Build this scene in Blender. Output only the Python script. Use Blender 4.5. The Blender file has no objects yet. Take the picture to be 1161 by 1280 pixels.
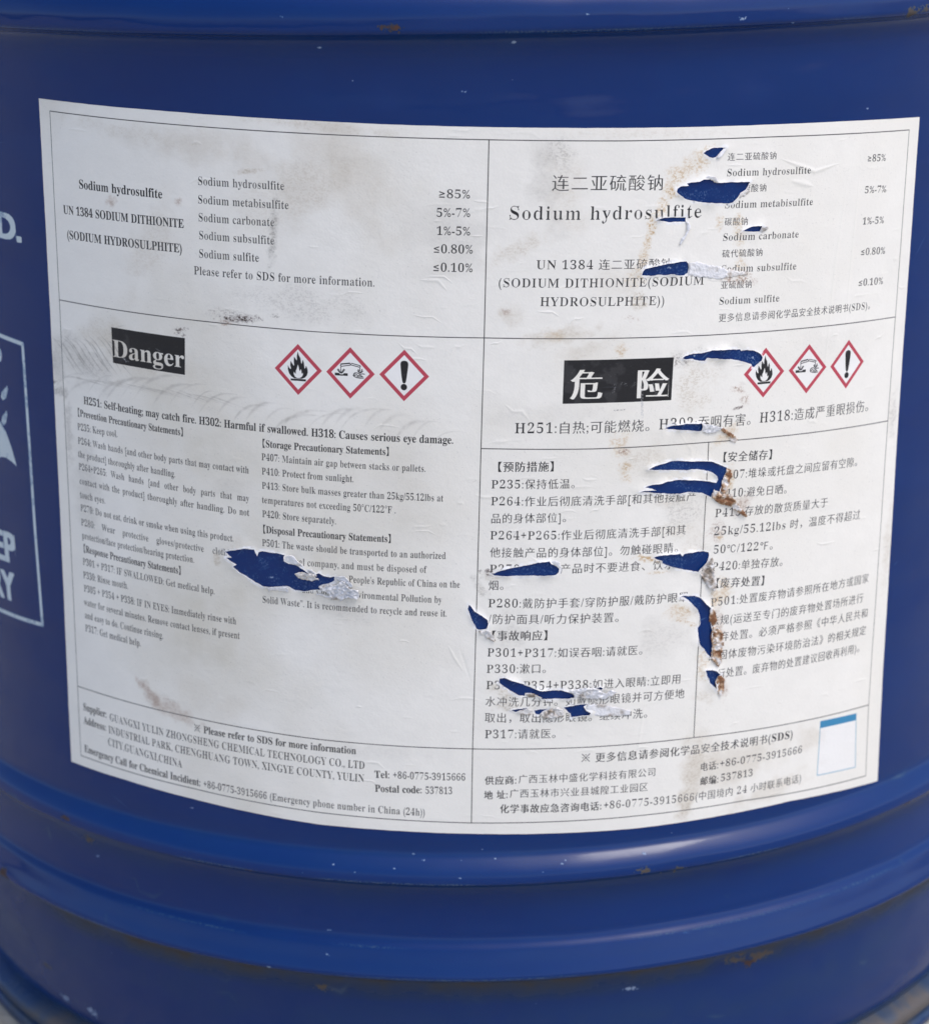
import bpy, math, random
import numpy as np
from mathutils import Matrix, Vector, noise as mnoise
from mathutils.geometry import delaunay_2d_cdt

# ------------------------------------------------------------------ camera, world, sun, exposure
R = 0.19                      # drum radius, metres
BASE = 1.062 * R              # height of the middle of the label above the drum's foot
scene = bpy.context.scene
COL = scene.collection

cam = bpy.data.cameras.new('camera')
cam.sensor_fit = 'VERTICAL'; cam.sensor_height = 24.0; cam.lens = 2.0931 * 24.0
cam.clip_start = 0.01; cam.clip_end = 500.0
cam.dof.use_dof = True; cam.dof.focus_distance = 0.563; cam.dof.aperture_fstop = 10.0
cam_o = bpy.data.objects.new('camera', cam); COL.objects.link(cam_o)
f_ = Vector((-0.00353746, 0.95606576, -0.29313094)); r_ = Vector((0.99988984, -0.00084377, -0.01481853)); u_ = Vector((0.01441482, 0.29315107, 0.95595746))
cam_o.matrix_world = Matrix(((r_.x, u_.x, -f_.x, 0), (r_.y, u_.y, -f_.y, -3.9032 * R), (r_.z, u_.z, -f_.z, 0.8697 * R + BASE), (0, 0, 0, 1)))
scene.camera = cam_o

SUN_EL, SUN_AZ = math.radians(60), math.radians(53)      # azimuth measured from the camera's side towards the right
world = bpy.data.worlds.new('World'); scene.world = world; world.use_nodes = True
wn = world.node_tree; bg = wn.nodes['Background']
sky = wn.nodes.new('ShaderNodeTexSky'); sky.sky_type = 'NISHITA'; sky.sun_disc = False
sky.sun_elevation = SUN_EL; sky.sun_rotation = math.pi - SUN_AZ
sky.air_density = 0.65; sky.dust_density = 2.6; sky.ozone_density = 1.0
wn.links.new(sky.outputs[0], bg.inputs[0]); bg.inputs[1].default_value = 0.15
sun = bpy.data.lights.new('sun', 'SUN'); sun.energy = 0.6; sun.angle = math.radians(22); sun.color = (1.0, 0.965, 0.91)
sun_o = bpy.data.objects.new('sun', sun); COL.objects.link(sun_o)
sd = Vector((math.sin(SUN_AZ) * math.cos(SUN_EL), -math.cos(SUN_AZ) * math.cos(SUN_EL), math.sin(SUN_EL)))
sun_o.rotation_euler = sd.to_track_quat('Z', 'Y').to_euler()
sun_o.location = sd * 3
scene.view_settings.view_transform = 'Standard'; scene.view_settings.look = 'None'
scene.view_settings.exposure = 0.80; scene.view_settings.gamma = 1.0
scene.cycles.use_denoising = True

random.seed(11); rng = np.random.default_rng(11)

# ------------------------------------------------------------------ what is printed and worn on the label, measured in millimetres on the label
# (u to the right, v up, from the label's centre)
TEXT = [
    ('Sodium hydrosulfite', -116.89, 75.87, -88.61, 75.86, 2.42, 'b', 1, 0),
    ('UN 1384 SODIUM DITHIONITE', -123.13, 68.27, -82.19, 68.54, 2.31, 'b', 1, 0),
    ('(SODIUM HYDROSULPHITE)', -122.1, 61.42, -82.88, 61.81, 2.33, 'b', 1, 0),
    ('Sodium hydrosulfite', -77.84, 80.41, -53.11, 80.71, 2.16, 'r', 1, 0),
    ('Sodium metabisulfite', -77.95, 75.51, -51.93, 75.77, 2.17, 'r', 1, 0),
    ('Sodium carbonate', -77.89, 70.75, -55.92, 71.02, 2.18, 'r', 1, 0),
    ('Sodium subsulfite', -77.85, 65.99, -55.96, 66.2, 2.19, 'r', 1, 0),
    ('Sodium sulfite', -77.96, 61.04, -60.26, 61.3, 2.21, 'r', 1, 0),
    ('Please refer to SDS for more information.', -79.54, 56.35, -28.85, 56.63, 2.2, 'r', 1, 0),
    ('≥85%', -12.78, 80.41, -4.39, 80.46, 2.16, 'r', 1, 0),
    ('5%-7%', -13.17, 75.53, -4.24, 75.69, 2.17, 'r', 1, 0),
    ('1%-5%', -13.09, 70.82, -4.14, 70.89, 2.18, 'r', 1, 0),
    ('≤0.80%', -13.86, 66.05, -3.37, 66.17, 2.2, 'r', 1, 0),
    ('≤0.10%', -13.9, 61.24, -3.3, 61.3, 2.21, 'r', 1, 0),
    ('连二亚硫酸钠', 16.24, 82.55, 46.61, 82.53, 4.86, 's', 1, 0),
    ('Sodium hydrosulfite', 5.47, 75.2, 57.47, 75.21, 3.46, 'r', 1, 0.07),
    ('UN 1384 连二亚硫酸钠', 12.94, 62.31, 49.86, 62.14, 3.29, 's', 1, 0),
    ('(SODIUM DITHIONITE(SODIUM', 3.26, 57.5, 59.18, 57.34, 2.31, 'r', 1, 0.06),
    ('HYDROSULPHITE))', 14.34, 52.54, 48.23, 52.3, 2.33, 'r', 1, 0.06),
    ('连二亚硫酸钠', 64.05, 89.84, 79.26, 89.78, 2.41, 's', 1, 0),
    ('Sodium hydrosulfite', 64.14, 85.87, 90.52, 85.61, 1.86, 'r', 1, 0.04),
    ('焦亚硫酸钠', 64, 81.46, 76.66, 81.41, 2.43, 's', 1, 0),
    ('Sodium metabisulfite', 64.01, 77.44, 91.85, 77.09, 1.88, 'r', 1, 0.04),
    ('碳酸钠', 64.21, 72.8, 71.49, 72.7, 2.45, 's', 1, 0),
    ('Sodium carbonate', 63.99, 68.82, 87.71, 68.59, 1.89, 'r', 1, 0.04),
    ('硫代硫酸钠', 64, 64.27, 76.59, 64.15, 2.48, 's', 1, 0),
    ('Sodium subsulfite', 64.02, 60.37, 87.58, 59.91, 1.91, 'r', 1, 0.04),
    ('亚硫酸钠', 64.02, 55.85, 73.8, 55.74, 2.5, 's', 1, 0),
    ('Sodium sulfite', 63.86, 51.71, 82.64, 51.49, 1.92, 'r', 1, 0.04),
    ('更多信息请参阅化学品安全技术说明书(SDS)。', 63.93, 47.11, 116.75, 46.84, 2.71, 's', 1, 0),
    ('≥85%', 110.21, 87.78, 117.61, 87.61, 1.8, 'r', 1, 0),
    ('5%-7%', 109.99, 79.22, 118.66, 78.95, 1.81, 'r', 1, 0),
    ('1%-5%', 109.92, 70.65, 118.53, 70.42, 1.83, 'r', 1, 0),
    ('≤0.80%', 110.02, 62.15, 119.89, 61.83, 1.84, 'r', 1, 0),
    ('≤0.10%', 109.88, 53.6, 119.85, 53.33, 1.86, 'r', 1, 0),
    ('Danger', -106.91, 30.31, -83.11, 30.18, 4.85, 'w', 1, 0),
    ('危', 22.9, 27.12, 32.36, 27.09, 9.48, 'W', 1, 0),
    ('险', 40.65, 26.94, 50.62, 26.75, 9.55, 'W', 1, 0),
    ('H251: Self-heating; may catch fire. H302: Harmful if swallowed. H318: Causes serious eye damage.', -118.42, 14.89, -7.46, 14.93, 2.19, 'b', 1, 0),
    ('【Prevention Precautionary Statements】', -122.23, 10.96, -82.59, 10.93, 2, 'b', 1, 0),
    ('P235: Keep cool.', -121.27, 6.8, -106.17, 7.16, 1.96, 'r', 1, 0),
    ('P264: Wash hands [and other body parts that may contact with', -121.38, 2.72, -63.89, 2.68, 1.92, 'r', 1, 0),
    ('the product] thoroughly after handling.', -121.52, -1.24, -86.74, -1.41, 1.96, 'r', 1, 0),
    ('P264+P265: Wash hands [and other body parts that may', -121.52, -4.98, -63.99, -5.4, 1.94, 'r', 2.4, 0),
    ('contact with the product] thoroughly after handling. Do not', -121.45, -9.24, -63.94, -9.5, 1.95, 'r', 1.4, 0),
    ('touch eyes.', -121.47, -13.47, -111.6, -13.36, 2.01, 'r', 1, 0),
    ('P270: Do not eat, drink or smoke when using this product.', -121.48, -17.38, -68.71, -17.55, 1.97, 'r', 1, 0),
    ('P280: Wear protective gloves/protective clothing/eye', -121.51, -21.72, -64.22, -21.97, 1.97, 'r', 4, 0),
    ('protection/face protection/hearing protection.', -121.42, -25.71, -81.21, -25.59, 2, 'r', 1, 0),
    ('【Response Precautionary Statements】', -122.24, -29.75, -84.4, -29.67, 2.09, 'b', 1, 0),
    ('P301 + P317: IF SWALLOWED: Get medical help.', -121.53, -33.74, -74.89, -33.92, 2.01, 'r', 1, 0),
    ('P330: Rinse mouth.', -121.58, -37.91, -104.21, -37.61, 2.05, 'r', 1, 0),
    ('P305 + P354 + P338: IF IN EYES: Immediately rinse with', -121.59, -42.01, -68.31, -41.84, 2.02, 'r', 1, 0),
    ('water for several minutes. Remove contact lenses, if present', -121.74, -46.32, -67.29, -46.06, 2.03, 'r', 1, 0),
    ('and easy to do. Continue rinsing.', -121.71, -50.35, -92.25, -50.42, 2.07, 'r', 1, 0),
    ('P317: Get medical help.', -121.72, -54.41, -100.29, -54.42, 2.09, 'r', 1, 0),
    ('【Storage Precautionary Statements】', -61.24, 10.62, -23.25, 11.1, 1.96, 'b', 1, 0),
    ('P407: Maintain air gap between stacks or pallets.', -60.22, 6.91, -14.71, 6.88, 1.9, 'r', 1, 0),
    ('P410: Protect from sunlight.', -60.19, 2.86, -34.14, 2.93, 1.92, 'r', 1, 0),
    ('P413: Store bulk masses greater than 25kg/55.12lbs at', -60.19, -1.19, -9.85, -1.2, 1.91, 'r', 1, 0),
    ('temperatures not exceeding 50°C/122°F .', -60.23, -5.28, -22.57, -5.12, 1.93, 'r', 1, 0),
    ('P420: Store separately.', -60.2, -9.31, -38.94, -9.36, 1.94, 'r', 1, 0),
    ('【Disposal Precautionary Statements】', -61.28, -13.82, -22.47, -13.37, 2.01, 'b', 1, 0),
    ('P501: The waste should be transported to an authorized', -60.28, -17.64, -8.86, -17.48, 1.95, 'r', 1, 0),
    ('disposal company, and must be disposed of', -55.68, -22.08, -14.12, -21.64, 1.96, 'r', 1, 0),
    ("People's Republic of China on the", -35.46, -25.71, -4.88, -25.57, 1.96, 'r', 1, 0),
    ('and Control of', -48.51, -29.81, -35.33, -29.48, 1.98, 'r', 1, 0),
    ('vironmental Pollution by', -32.78, -30.01, -9.75, -30.18, 1.97, 'r', 1, 0),
    ('Solid Waste”. It is recommended to recycle and reuse it.', -60.37, -34.23, -8.28, -34.04, 1.98, 'r', 1, 0),
    ('※ Please refer to SDS for more information', -82.79, -76.9, -33.03, -76.52, 2.16, 'b', 1, 0),
    ('Supplier:', -124.13, -80.12, -114.43, -80.14, 2.3, 'b', 1, 0),
    ('GUANGXI YULIN ZHONGSHENG CHEMICAL TECHNOLOGY CO., LTD', -113.33, -80.6, -30.5, -80.79, 2.28, 'r', 1, 0),
    ('Address:', -124.09, -84.5, -114.84, -84.43, 2.31, 'b', 1, 0),
    ('INDUSTRIAL PARK, CHENGHUANG TOWN, XINGYE COUNTY, YULIN', -113.92, -84.73, -30.64, -84.8, 2.29, 'r', 1, 0),
    ('CITY,GUANGXI,CHINA', -114.38, -88.79, -86.94, -89.32, 2.37, 'r', 1, 0),
    ('Emergency Call for Chemical Incidient:', -124.45, -93.76, -80.78, -93.85, 2.28, 'b', 1, 0),
    ('+86-0775-3915666 (Emergency phone number in China (24h))', -79.9, -93.87, -13.29, -93.88, 2.14, 'r', 1, 0),
    ('Tel:', -27.77, -83.19, -23.43, -83, 2.15, 'b', 1, 0),
    ('+86-0775-3915666', -22.59, -82.93, -2.12, -82.58, 2.09, 'r', 1, 0),
    ('Postal code:', -27.64, -87.45, -14.28, -86.98, 2.16, 'b', 1, 0),
    ('537813', -13.4, -87.03, -5.68, -86.84, 2.1, 'r', 1, 0),
    ('H251:自热;可能燃烧。', 8.51, 18.12, 47.95, 18.2, 3.97, 's', 1, 0),
    ('H302:吞咽有害。', 47.94, 18.31, 78.01, 17.96, 4.04, 's', 1, 0),
    ('H318:造成严重眼损伤。', 78.26, 18.1, 119.55, 17.48, 4.03, 's', 1, 0),
    ('【预防措施】', 2.6, 7.31, 21.53, 7.47, 3.29, 'S', 1, 0),
    ('P235:保持低温。', 2.7, 2.76, 27.37, 2.86, 3.26, 's', 1, 0),
    ('P264:作业后彻底清洗手部[和其他接触产', 2.7, -1.95, 60.21, -2.21, 3.29, 's', 1, 0),
    ('品的身体部位]。', 2.83, -6.86, 25.3, -6.59, 3.29, 's', 1, 0),
    ('P264+P265:作业后彻底清洗手部[和其', 2.75, -11.59, 57.79, -11.72, 3.32, 's', 1, 0),
    ('他接触产品的身体部位]。勿触碰眼睛。', 2.83, -16.48, 57.4, -16.64, 3.34, 's', 1, 0),
    ('P270:使用本产品时不要进食、饮水或吸', 2.81, -21.14, 61.26, -21.4, 3.35, 's', 1, 0),
    ('烟。', 2.7, -26.22, 8.87, -26.05, 3.36, 's', 1, 0),
    ('P280:戴防护手套/穿防护服/戴防护眼罩', 2.68, -31.04, 59.47, -31.28, 3.39, 's', 1, 0),
    ('/防护面具/听力保护装置。', 2.92, -35.63, 41.27, -35.88, 3.4, 's', 1, 0),
    ('【事故响应】', 2.15, -40.77, 21.41, -40.7, 3.41, 'S', 1, 0),
    ('P301+P317:如误吞咽:请就医。', 2.77, -45.35, 48.46, -45.93, 3.38, 's', 1, 0),
    ('P330:漱口。', 2.71, -50.2, 21.28, -50.09, 3.39, 's', 1, 0),
    ('P305+P354+P338:如进入眼睛:立即用', 2.71, -54.97, 58.59, -55.47, 3.42, 's', 1, 0),
    ('水冲洗几分钟。如戴隐形眼镜并可方便地', 2.59, -60.13, 59.84, -60.27, 3.44, 's', 1, 0),
    ('取出，取出隐形眼镜。继续冲洗。', 2.58, -65, 50.79, -65.19, 3.45, 's', 1, 0),
    ('P317:请就医。', 2.69, -69.63, 24.63, -69.56, 3.46, 's', 1, 0),
    ('【安全储存】', 65.68, 7.88, 85.25, 7.18, 3.34, 'S', 1, 0),
    ('P407:堆垛或托盘之间应留有空隙。', 66.69, 3.04, 116.14, 1.8, 3.3, 's', 1, 0),
    ('P410:避免日晒。', 66.68, -2.2, 90.84, -3.01, 3.29, 's', 1, 0),
    ('P413:存放的散货质量大于', 65.97, -7.7, 104.07, -8.7, 3.32, 's', 1, 0),
    ('25kg/55.12lbs 时，温度不得超过', 65.97, -12.93, 117.03, -14.21, 3.35, 's', 1, 0),
    ('50℃/122℉。', 66.06, -18.23, 87.34, -18.92, 3.33, 's', 1, 0),
    ('P420:单独存放。', 65.85, -23.16, 91, -24.22, 3.35, 's', 1, 0),
    ('【废弃处置】', 65.55, -28.31, 85.11, -29.48, 3.36, 'S', 1, 0),
    ('P501:处置废弃物请参照所在地方或国家', 66.09, -33.6, 122.38, -34.23, 3.33, 's', 1, 0),
    ('法规(运送至专门的废弃物处置场所进行', 66.26, -39.14, 120.63, -39.97, 3.34, 's', 1, 0),
    ('废弃处置。必须严格参照《中华人民共和', 66.46, -44.42, 123.05, -45.27, 3.36, 's', 1, 0),
    ('国固体废物污染环境防治法》的相关规定', 66.32, -49.84, 122.77, -50.58, 3.38, 's', 1, 0),
    ('进行处置。废弃物的处置建议回收再利用)。', 66.47, -55.2, 122.09, -55.31, 3.4, 's', 1, 0),
    ('※ 更多信息请参阅化学品安全技术说明书(SDS)', 29.86, -77.28, 96.58, -77.6, 3.34, 'S', 1, 0),
    ('供应商:', 3.15, -83.54, 12.22, -83.33, 3.07, 'S', 1, 0),
    ('广西玉林中盛化学科技有限公司', 12.46, -83.33, 52.37, -83.13, 3.08, 's', 1, 0),
    ('地 址:', 3.02, -88.03, 9.89, -87.71, 3.08, 'S', 1, 0),
    ('广西玉林市兴业县城隍工业园区', 10.12, -87.71, 50.17, -87.51, 3.09, 's', 1, 0),
    ('化学事故应急咨询电话:', 7.52, -92.16, 36.69, -92.09, 3.15, 'S', 1, 0),
    ('+86-0775-3915666(中国境内 24 小时联系电话)', 37.04, -91.99, 100.73, -92.12, 3.2, 's', 1, 0),
    ('电话:', 65.67, -83.08, 71.71, -82.99, 3.08, 'S', 1, 0),
    ('+86-0775-3915666', 71.96, -82.78, 100.24, -82.94, 2.16, 'r', 1, 0.06),
    ('邮编:', 65.92, -87.5, 71.98, -87.51, 3.1, 'S', 1, 0),
    ('537813', 72.48, -87.25, 83.23, -87.12, 2.16, 'r', 1, 0.06),
]
POLY = [
    ('box',[[-107.02,38.57],[-82.68,38.5],[-82.94,28.25],[-106.79,28.53]],0),
    ('box',[[21.36,37.94],[51.5,37.98],[51.38,26.25],[21.32,26.15]],0),
    ('qrhead',[[106.56,-74.38],[120.89,-74.9],[120.92,-77],[106.55,-76.53]],2),
    ('qrframe',[[106.56,-74.38],[120.89,-74.9],[122.03,-92.19],[106.61,-91.41]],3),
]
RULES = [
    ([[-126.62,95.85],[-88.76,95.71],[-43.5,95.61],[0.01,95.56],[35.13,95.48],[76.11,95.75],[126.58,95.52]],0.9),
    ([[-126.09,-95.53],[-83.67,-95.06],[-43.46,-95.64],[-0.25,-95.5],[38.91,-95.05],[80.8,-94.47],[126.98,-96.19]],0.9),
    ([[-126.62,95.85],[-126.27,43.61],[-126.09,-95.53]],0.7),
    ([[126.58,95.52],[126.06,43.36],[125.89,13.29],[126.03,-73.28],[126.98,-96.19]],0.7),
    ([[0.01,95.56],[0.02,43.9],[-0.11,13.79],[-0.41,-72.94],[-0.25,-95.5]],0.9),
    ([[-126.27,43.61],[-73.27,43.8],[-43.48,43.66],[0.02,43.9],[60.06,43.54],[126.06,43.36]],0.9),
    ([[-0.11,13.79],[29.82,13.55],[63.04,13.84],[125.89,13.29]],0.9),
    ([[-125.9,-73.04],[-83.11,-72.71],[-43.46,-73.15],[-0.41,-72.94],[33.16,-72.85],[63.3,-72.59],[126.03,-73.28]],0.9),
    ([[63.04,13.84],[63.07,-27.85],[63.3,-72.59]],0.9),
]
DIAM = [
    [[-49.61,40],[-42.97,33.14],[-49.57,26.06],[-56.13,32.94]],
    [[-35.31,40.08],[-28.67,33.13],[-35.24,26.08],[-41.79,33.05]],
    [[-20.87,40.14],[-14.23,33.1],[-20.82,26.16],[-27.45,33.19]],
    [[79.23,38.99],[85.63,32],[79.21,25.12],[72.7,32.02]],
    [[93.67,38.84],[100.13,31.85],[93.57,25],[87.14,31.98]],
    [[107.83,38.77],[114.14,31.96],[107.86,24.88],[101.57,31.77]],
]
HOLES = [
    [[57.02,92.1],[57.98,92.73],[59.73,93.36],[61.7,93.41],[63.4,93.37],[62.64,92.72],[61.78,91.93],[60.87,90.92],[59.87,90.75],[58.79,91.04],[57.79,91.7]],
    [[50.05,82.13],[50.28,83],[51.16,83.56],[53.35,83.74],[52.8,84.3],[54.53,84.62],[56.3,84.71],[57.51,85.26],[59.47,85.21],[60.57,84.85],[61.69,84.24],[63.5,84.28],[66.8,84.28],[71.09,84.2],[70.61,82.85],[70.27,82.21],[68.65,81.35],[67.96,80.39],[66.38,78.97],[65.11,78.66],[62,78.89],[57.66,79.25],[54.8,79.75],[52.66,80.26],[51.28,81.2]],
    [[44.68,74.86],[45.62,75.23],[46.99,75.52],[50.11,75.45],[53.06,75.37],[53.05,74.23],[50.87,74.29],[48.43,74.25],[46.34,74.63]],
    [[69.72,71.29],[70.93,71.8],[72.42,72.23],[74.31,72.44],[75.77,72.37],[75.43,71.69],[75.1,70.88],[73.26,70.9],[71.36,71.05]],
    [[41.5,60.57],[41.7,61.45],[42.18,62.1],[45.42,62.77],[49.55,63.41],[51.99,63.73],[53.94,63.74],[54.44,62.99],[54.58,61.67],[54.35,60.61],[53.42,59.99],[52.18,60.03],[50.4,60.48],[49.35,60.58],[47.97,60.23],[46.22,60.45],[43.99,60.18],[41.75,60.33]],
    [[54.03,37.72],[54.79,38.28],[57.01,38.78],[59.27,38.72],[61.19,39.16],[63.14,39.42],[66.78,39.39],[69.48,39.16],[71.17,39.12],[71.54,38.67],[73.23,38.86],[74.97,38.62],[76.74,37.95],[77.65,37.37],[78.24,36.41],[77.95,35.52],[76.95,34.83],[75.97,33.83],[75.26,34.03],[74.86,34.82],[71.71,35.86],[68.96,36.53],[65.6,36.92],[62.94,37.16],[61.13,37.36],[60.52,36.63],[59.06,36.71],[57.59,37],[57.09,37.33],[54.84,37.32]],
    [[50.08,18.6],[51.64,19.07],[53.22,19.35],[55.46,19.5],[58.7,19.37],[60.66,19.4],[60.88,18.47],[60.62,17.25],[58.48,17.45],[55.55,17.81],[52.97,18.08],[51.05,18.18]],
    [[45.72,7.35],[47.42,8.13],[49.93,8.62],[52.45,9.25],[55.02,9.18],[58.29,8.85],[61.58,8.66],[64.25,8.37],[66.31,7.52],[69.09,6.21],[68.83,4.82],[67.92,3.02],[67.54,0.85],[67.11,-0.37],[64.93,-0.66],[64.56,-1.73],[63.8,-1.29],[62.08,-0.43],[58.76,0.13],[57.45,0.12],[55.51,-0.12],[54.2,0.09],[51.95,0.05],[49.05,0.44],[46.19,0.82],[43.35,1.03],[44.9,1.38],[48.22,1.33],[47.09,1.8],[44.8,2.23],[46.41,2.67],[48.93,3.03],[51.45,3.63],[54.01,3.78],[56.27,3.82],[59.23,3.5],[61.22,3.17],[63.9,2.78],[65.94,2.24],[66.23,3.16],[65.82,4.28],[64.77,5.15],[63.4,5.72],[60.39,6.41],[58.41,6.61],[56.79,6.4],[53.86,6.68],[50.65,6.91],[48.1,6.98]],
    [[-71.46,-20.71],[-69.04,-20.06],[-66.51,-19.31],[-65.26,-19],[-62.53,-18.9],[-62.17,-19.77],[-61.56,-20.65],[-61.18,-19.52],[-60.07,-19.15],[-57.88,-19.24],[-55.21,-19.22],[-53.41,-19.33],[-53.77,-19.97],[-53.66,-21.16],[-52.34,-21.85],[-50.43,-22],[-49.48,-22.38],[-48.29,-22.98],[-47.11,-23.81],[-45.69,-24.63],[-43.81,-23.72],[-42.4,-24.36],[-40.53,-24.61],[-39.36,-24.32],[-39.36,-25.47],[-40.06,-26.01],[-41.46,-26.62],[-42.87,-26.99],[-43.81,-27.56],[-42.4,-28.39],[-44.75,-28.62],[-46.64,-29.06],[-48.31,-29.35],[-49.74,-29.43],[-50.7,-29.49],[-52.86,-28.41],[-54.79,-28.8],[-58.21,-29.29],[-60.17,-29.29],[-62.39,-28.49],[-64.62,-27.33],[-66.61,-26.5],[-69.11,-24.91],[-67.96,-24.1],[-69.85,-23.31],[-71.11,-22.52],[-69.58,-22.24],[-70.58,-21.48]],
    [[3.25,-21.32],[4.44,-21.15],[5.92,-20.5],[8,-19.86],[10.68,-19.38],[14.26,-18.61],[17.25,-17.91],[19.2,-17.72],[19.74,-18.51],[21.22,-19.17],[22,-19.97],[21.89,-21.01],[21.15,-21.76],[19.79,-21.83],[17.38,-21.89],[11.95,-21.85],[8.36,-22],[5.96,-21.92],[4.46,-21.87]],
    [[-2.29,-30.3],[-1.61,-30.99],[-0.83,-32.18],[0.69,-33.11],[2.06,-34.05],[2.83,-34.68],[3.07,-35.79],[2.59,-37.24],[1.09,-37.59],[0.04,-37.45],[-0.59,-36.18],[-1.22,-35.07],[-2.01,-33.16],[-2.65,-31.58]],
    [[48.54,-17.91],[50.08,-17.37],[51.77,-17.32],[54.2,-17.3],[56.15,-17.26],[56.88,-18.1],[57.39,-17.5],[59.11,-17.16],[61.09,-17.13],[63.35,-17.2],[64.89,-17.7],[65.07,-18.55],[64.76,-19.72],[64.3,-20.64],[63.33,-21.39],[62.38,-22.27],[61.79,-22.99],[59.89,-22.58],[57.89,-22.18],[55.88,-21.54],[53.89,-20.86],[52.16,-20.25],[51.16,-19.71],[50.93,-18.98],[49.78,-18.66]],
    [[56.75,-29.86],[58.09,-29.74],[59.91,-29.95],[61.27,-30.02],[63.3,-30.94],[64.61,-32.38],[66.24,-34.02],[66.47,-35.36],[66.08,-36.65],[66.65,-38.48],[67.08,-40.6],[67.06,-42.97],[67.36,-45.38],[67.4,-48.96],[66.08,-47.62],[65.06,-46.02],[64.09,-45.18],[63.41,-44.07],[63.05,-41.96],[62.71,-39.56],[63.41,-38.45],[63.13,-36.06],[62.41,-34.23],[60.64,-32.3],[59.36,-31.02],[58.11,-30.18]],
    [[65.74,-52.51],[67.93,-52.61],[69.21,-53.06],[70.54,-54.26],[69.63,-54.91],[69.08,-56.34],[69.7,-58.83],[68.85,-57.82],[67.2,-56.27],[66.98,-55.2],[66.3,-54.22]],
    [[6.44,-53.04],[6.55,-51.75],[7.84,-51.49],[9.57,-52.11],[11.99,-53.03],[14.08,-53.96],[16.52,-54.91],[18.6,-55.39],[21.37,-55.45],[24.15,-55.52],[25.91,-56.06],[27.68,-56.86],[27.37,-57.77],[24.23,-57.96],[21.45,-57.95],[18.51,-57.89],[17.97,-57.14],[15.52,-56.18],[13.8,-56.17],[13.65,-57.01],[12.1,-56.78],[9.66,-55.41],[7.92,-54.31]],
    [[24.67,-60.55],[26.4,-60.13],[28.85,-59.97],[31.48,-59.86],[30.28,-60.66],[31.03,-61.8],[32.28,-62.42],[31.96,-63.14],[29.32,-63.21],[27.93,-63.52],[26.88,-63.67],[26.67,-62.62],[25.76,-61.85]],
    [[9.89,-61.2],[11.87,-60.76],[14.62,-60.6],[13.94,-61.07],[12.23,-61.32],[11.28,-61.79]],
    [[16.44,-61.36],[18.09,-61.02],[20.17,-61.06],[18.8,-61.66],[17.96,-62.61],[16.92,-62.48]],
    [[33.59,-55.09],[34.81,-54.78],[35.54,-55.37],[35.21,-55.83]],
]
OUTLINE = [
    [-130.77,98.92],
    [-109.48,98.93],
    [-88.66,99.03],
    [-65.22,98.98],
    [-43.5,98.95],
    [-24.76,98.79],
    [-6.38,98.78],
    [14.06,98.78],
    [34.98,98.79],
    [54.71,98.87],
    [77.88,99],
    [102.34,99.04],
    [130.82,98.83],
    [130.66,79.1],
    [130.51,51.2],
    [130.53,14.12],
    [131.09,-29.19],
    [131.63,-66.62],
    [132.6,-99.31],
    [113.06,-98.28],
    [96.29,-97.52],
    [73.11,-98.02],
    [48.3,-98.78],
    [24.96,-98.83],
    [2.3,-98.85],
    [-20.29,-98.97],
    [-43.46,-99.39],
    [-65.43,-98.85],
    [-83.75,-98.39],
    [-106.86,-98.29],
    [-130.61,-98.88],
    [-130.45,-59.46],
    [-130.16,-19.56],
    [-130.25,18.7],
    [-130.34,53.24],
]
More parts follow.
